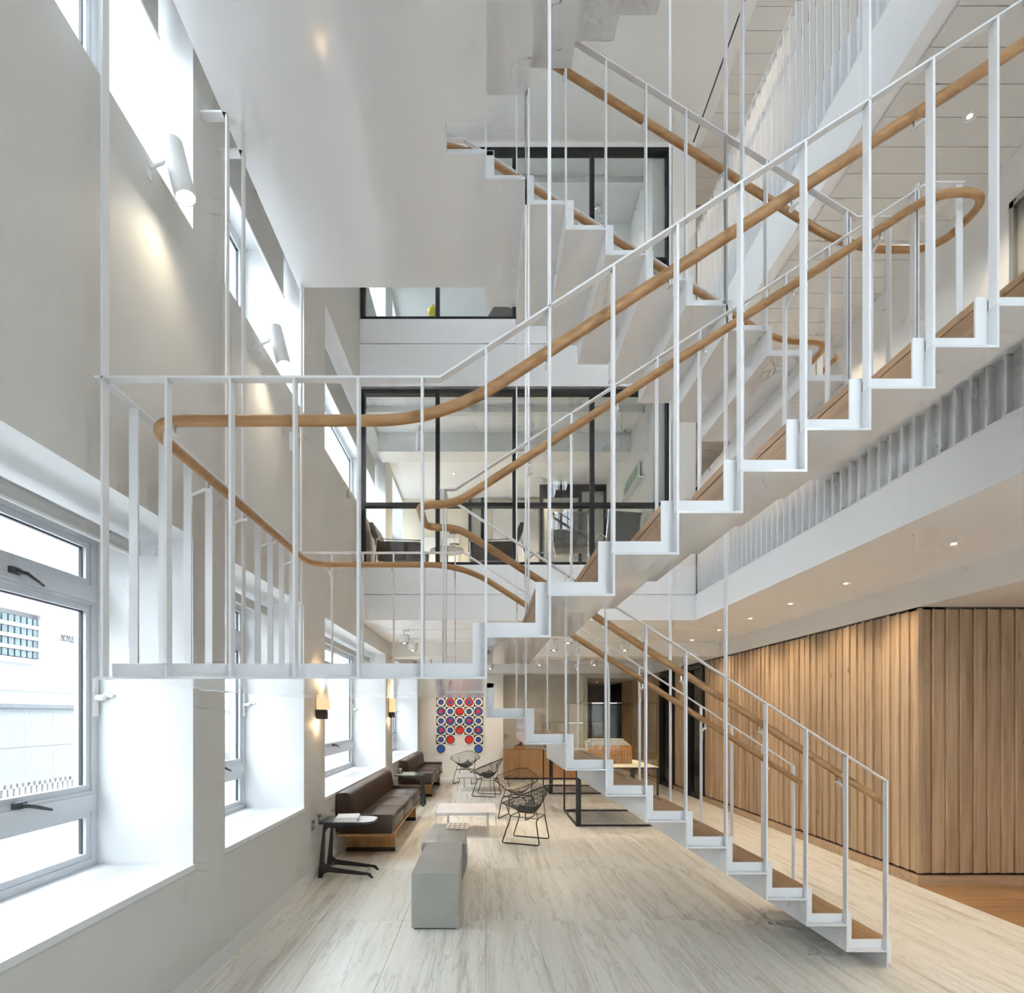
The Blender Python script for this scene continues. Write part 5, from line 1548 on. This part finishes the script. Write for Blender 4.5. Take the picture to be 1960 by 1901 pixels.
def task_chair(loc, rz, label):
    c = empty('office_chair', loc, rz)
    for s_ in (-1, 1):
        pth = fillet([(-0.36, s_ * 0.25, 0.92), (-0.25, s_ * 0.25, 0.50), (-0.16, s_ * 0.25, 0.44), (0.24, s_ * 0.25, 0.46), (0.27, s_ * 0.25, 0.44)], 0.06, 5)
        m_ = MB(); m_.tube(pth, 0.014, 8); m_.build('side_rail', 'chrome', c, smooth=True)
        pth = fillet([(-0.25, s_ * 0.26, 0.55), (-0.10, s_ * 0.30, 0.66), (0.14, s_ * 0.30, 0.65), (0.14, s_ * 0.26, 0.46)], 0.07, 5)
        m_ = MB(); m_.tube(pth, 0.012, 8); m_.build('armrest', 'chrome', c, smooth=True)
    sp = fillet([(-0.35, 0, 0.90), (-0.24, 0, 0.50), (-0.15, 0, 0.445), (0.25, 0, 0.465)], 0.07, 6)
    m_ = MB(); v = []; n_ = len(sp)
    for p in sp: v += [(p.x, -0.245, p.z), (p.x, 0.245, p.z), (p.x + 0.008, 0.245, p.z + 0.014), (p.x + 0.008, -0.245, p.z + 0.014)]
    f = [(0, 1, 2, 3), tuple((n_ - 1) * 4 + k for k in (3, 2, 1, 0))]
    for i in range(n_ - 1):
        for k in range(4): f.append((i * 4 + k, i * 4 + (k + 1) % 4, i * 4 + 4 + (k + 1) % 4, i * 4 + 4 + k))
    m_.add(v, f); m_.build('sling_seat', 'mesh_grey', c, smooth=True)
    m_ = MB(); m_.tube([(0.02, 0, 0.44), (0.02, 0, 0.10)], 0.03, 10); m_.build('column', 'chrome', c, smooth=True)
    for a in range(0, 360, 72):
        m_ = MB(); m_.tube([(0.02, 0, 0.10), (0.02 + 0.28 * math.cos(R_(a)), 0.28 * math.sin(R_(a)), 0.05)], [0.02, 0.012], 6); m_.build('foot', 'chrome', c, smooth=True)
    tag(c, label, 'chair', 'mesh office chairs on the first floor'); return c
task_chair((0.98, 9.9, Z1), R_(-10), 'small mesh office chair at the left of the meeting table')
task_chair((1.30, 8.75, Z1), R_(80), 'mesh office chair with chrome arms seen from behind at the meeting table')
task_chair((1.97, 8.72, Z1), R_(100), 'mesh office chair with chrome arms at the right of the meeting table')
mt_ = empty('meeting_table', (1.78, 9.75, Z1)); tag(mt_, 'glass topped meeting table behind the office chairs', 'table')
m_ = MB(); m_.lathe([(0.0005, 0.72), (0.50, 0.72), (0.50, 0.732), (0.0005, 0.732)], n=36); m_.build('table_top', 'acrylic', mt_)
m_ = MB(); m_.lathe([(0.25, 0), (0.25, 0.015), (0.04, 0.03), (0.035, 0.70), (0.12, 0.72)], n=20); m_.build('pedestal', 'chrome', mt_, smooth=True)
# back wall fittings of the lounge
dk = empty('door_6', (0.0, 11.90, Z1)); structure(dk, 'black framed door at the back of the first floor lounge')
for a, b_, mt in (((-0.36, -0.03, 0), (-0.30, 0.02, 2.55), 'blackframe'), ((-0.10, -0.03, 0), (-0.04, 0.02, 2.55), 'blackframe'), ((-0.30, -0.03, 2.47), (-0.10, 0.02, 2.55), 'blackframe'), ((-0.30, -0.01, 0), (-0.10, 0.0, 2.47), 'frosted')):
    MB().box(a, b_).build('door_jamb' if mt == 'blackframe' else 'pane', mt, dk)
for k, (xa, xb, zt_, lb) in enumerate(((-1.35, -0.98, 1.62, 'left pale framed board leaning on the lounge back wall'), (-0.90, -0.55, 1.60, 'right pale framed board leaning on the lounge back wall'), (0.12, 1.10, 2.35, 'large pale framed board on the lounge back wall'))):
    e_ = empty('framed_board', ((xa + xb) / 2, 11.88, Z1 + 0.02)); tag(e_, lb, 'picture', 'pale boards in the lounge'); hw = (xb - xa) / 2
    MB().box((-hw + 0.02, -0.01, 0.02), (hw - 0.02, 0.0, zt_ - 0.02)).build('board', 'paint', e_)
    for a, b_ in (((-hw, -0.02, 0), (-hw + 0.02, 0.005, zt_)), ((hw - 0.02, -0.02, 0), (hw, 0.005, zt_)), ((-hw + 0.02, -0.02, zt_ - 0.02), (hw - 0.02, 0.005, zt_)), ((-hw + 0.02, -0.02, 0), (hw - 0.02, 0.005, 0.02))):
        MB().box(a, b_).build('frame', 'greige', e_)
# glazed dark screen in the lounge's right half
gs = empty('window_52', (1.75, 11.0, Z1)); structure(gs, 'black framed inner screen at the back right of the lounge')
for a, b_ in (((-0.72, -0.03, 0), (-0.66, 0.03, 2.35)), ((0.02, -0.03, 0), (0.08, 0.03, 2.35)), ((0.50, -0.03, 0), (0.55, 0.03, 2.35)), ((-0.66, -0.03, 2.10), (0.02, 0.03, 2.35)), ((0.08, -0.03, 2.22), (0.50, 0.03, 2.35))):
    MB().box(a, b_).build('mullion', 'blackframe', gs)
MB().box((-0.66, -0.005, 0), (0.02, 0.005, 2.10)).build('pane', 'frosted', gs); MB().box((0.08, -0.005, 0), (0.50, 0.005, 2.22)).build('pane', 'frosted', gs)
# white boxes on a shelf on the side wall
sh_ = empty('picture_ledge', (2.31, 9.3, Z1 + 1.42)); tag(sh_, 'narrow white ledge on the side wall of the lounge', 'shelf')
MB().box((-0.10, -0.9, 0), (0, 0.9, 0.02)).build('ledge_board', 'white_pl', sh_); 
for k, (ya, yb, hh) in enumerate(((-0.8, 0.0, 0.26), (0.05, 0.8, 0.20))):
    m_ = MB(); m_.box((-0.06, ya, 0), (-0.03, yb, hh)); o = m_.build('ledge_frame', 'model_w', None, loc=(2.31, 9.3, Z1 + 1.4405)); tag(o, ('nearer pale frame standing on the lounge wall ledge', 'farther pale frame standing on the lounge wall ledge')[k], 'picture', 'frames on the lounge ledge')
    MB().box((-0.062, ya + 0.03, 0.03), (-0.06, yb - 0.03, hh - 0.03)).build('picture', 'bookgreen' if k == 0 else 'paper', o)
# lounge lights
for k, (xd, yd, pw) in enumerate(((-0.6, 8.6, 16), (-1.2, 8.6, 10), (1.2, 8.6, 8), (-0.6, 10.7, 60), (0.8, 10.7, 50))):
    downlight(xd, yd, ZB2, ('downlight over the round lounge table', 'downlight by the lounge window', 'downlight over the meeting table', 'downlight washing the lounge back wall, left', 'downlight washing the lounge back wall, right')[k], 'downlights in the lounge', pw, 120)
# second floor room: yellow ball lamp, chrome ball
yb_ = empty('yellow_ball', (-0.80, 8.6, Z2 + 0.04)); tag(yb_, 'small yellow ball ornament behind the second floor glass', 'ornament')
m_ = MB(); m_.lathe([(0.0005, 0.44)] + [(0.075 * math.sin(R_(a)), 0.51 - 0.075 * math.cos(R_(a))) for a in range(10, 171, 20)] + [(0.0005, 0.586)], n=18); m_.build('ball', 'yellow', yb_, smooth=True)
m_ = MB(); m_.lathe([(0.09, 0), (0.09, 0.012), (0.012, 0.02), (0.010, 0.45)], n=14); m_.build('stand', 'white_pl', yb_, smooth=True)
m_ = MB(); m_.lathe([(0.03, 0.585), (0.035, 0.60), (0.0005, 0.61)], n=14); m_.build('cap', 'white_pl', yb_, smooth=True)
cb_ = empty('ceiling_eyeball', (1.72, 8.84, ZC)); tag(cb_, 'round chrome eyeball light under the second floor ceiling', 'light')
m_ = MB(); m_.lathe([(0.0005, -0.10)] + [(0.055 * math.sin(R_(a)), -0.045 - 0.055 * math.cos(R_(a))) for a in range(10, 131, 15)] + [(0.03, 0.0)], n=20); m_.build('ball', 'chrome', cb_, smooth=True)
spot('eyeball_beam', (1.72, 8.84, ZC - 0.115), (1.72, 8.84, Z2), 12, WARM, 110, 0.7, 0.04, cb_)
task_chair((0.30, 8.6, Z2), R_(200), 'dark office chair just visible behind the second floor glass')
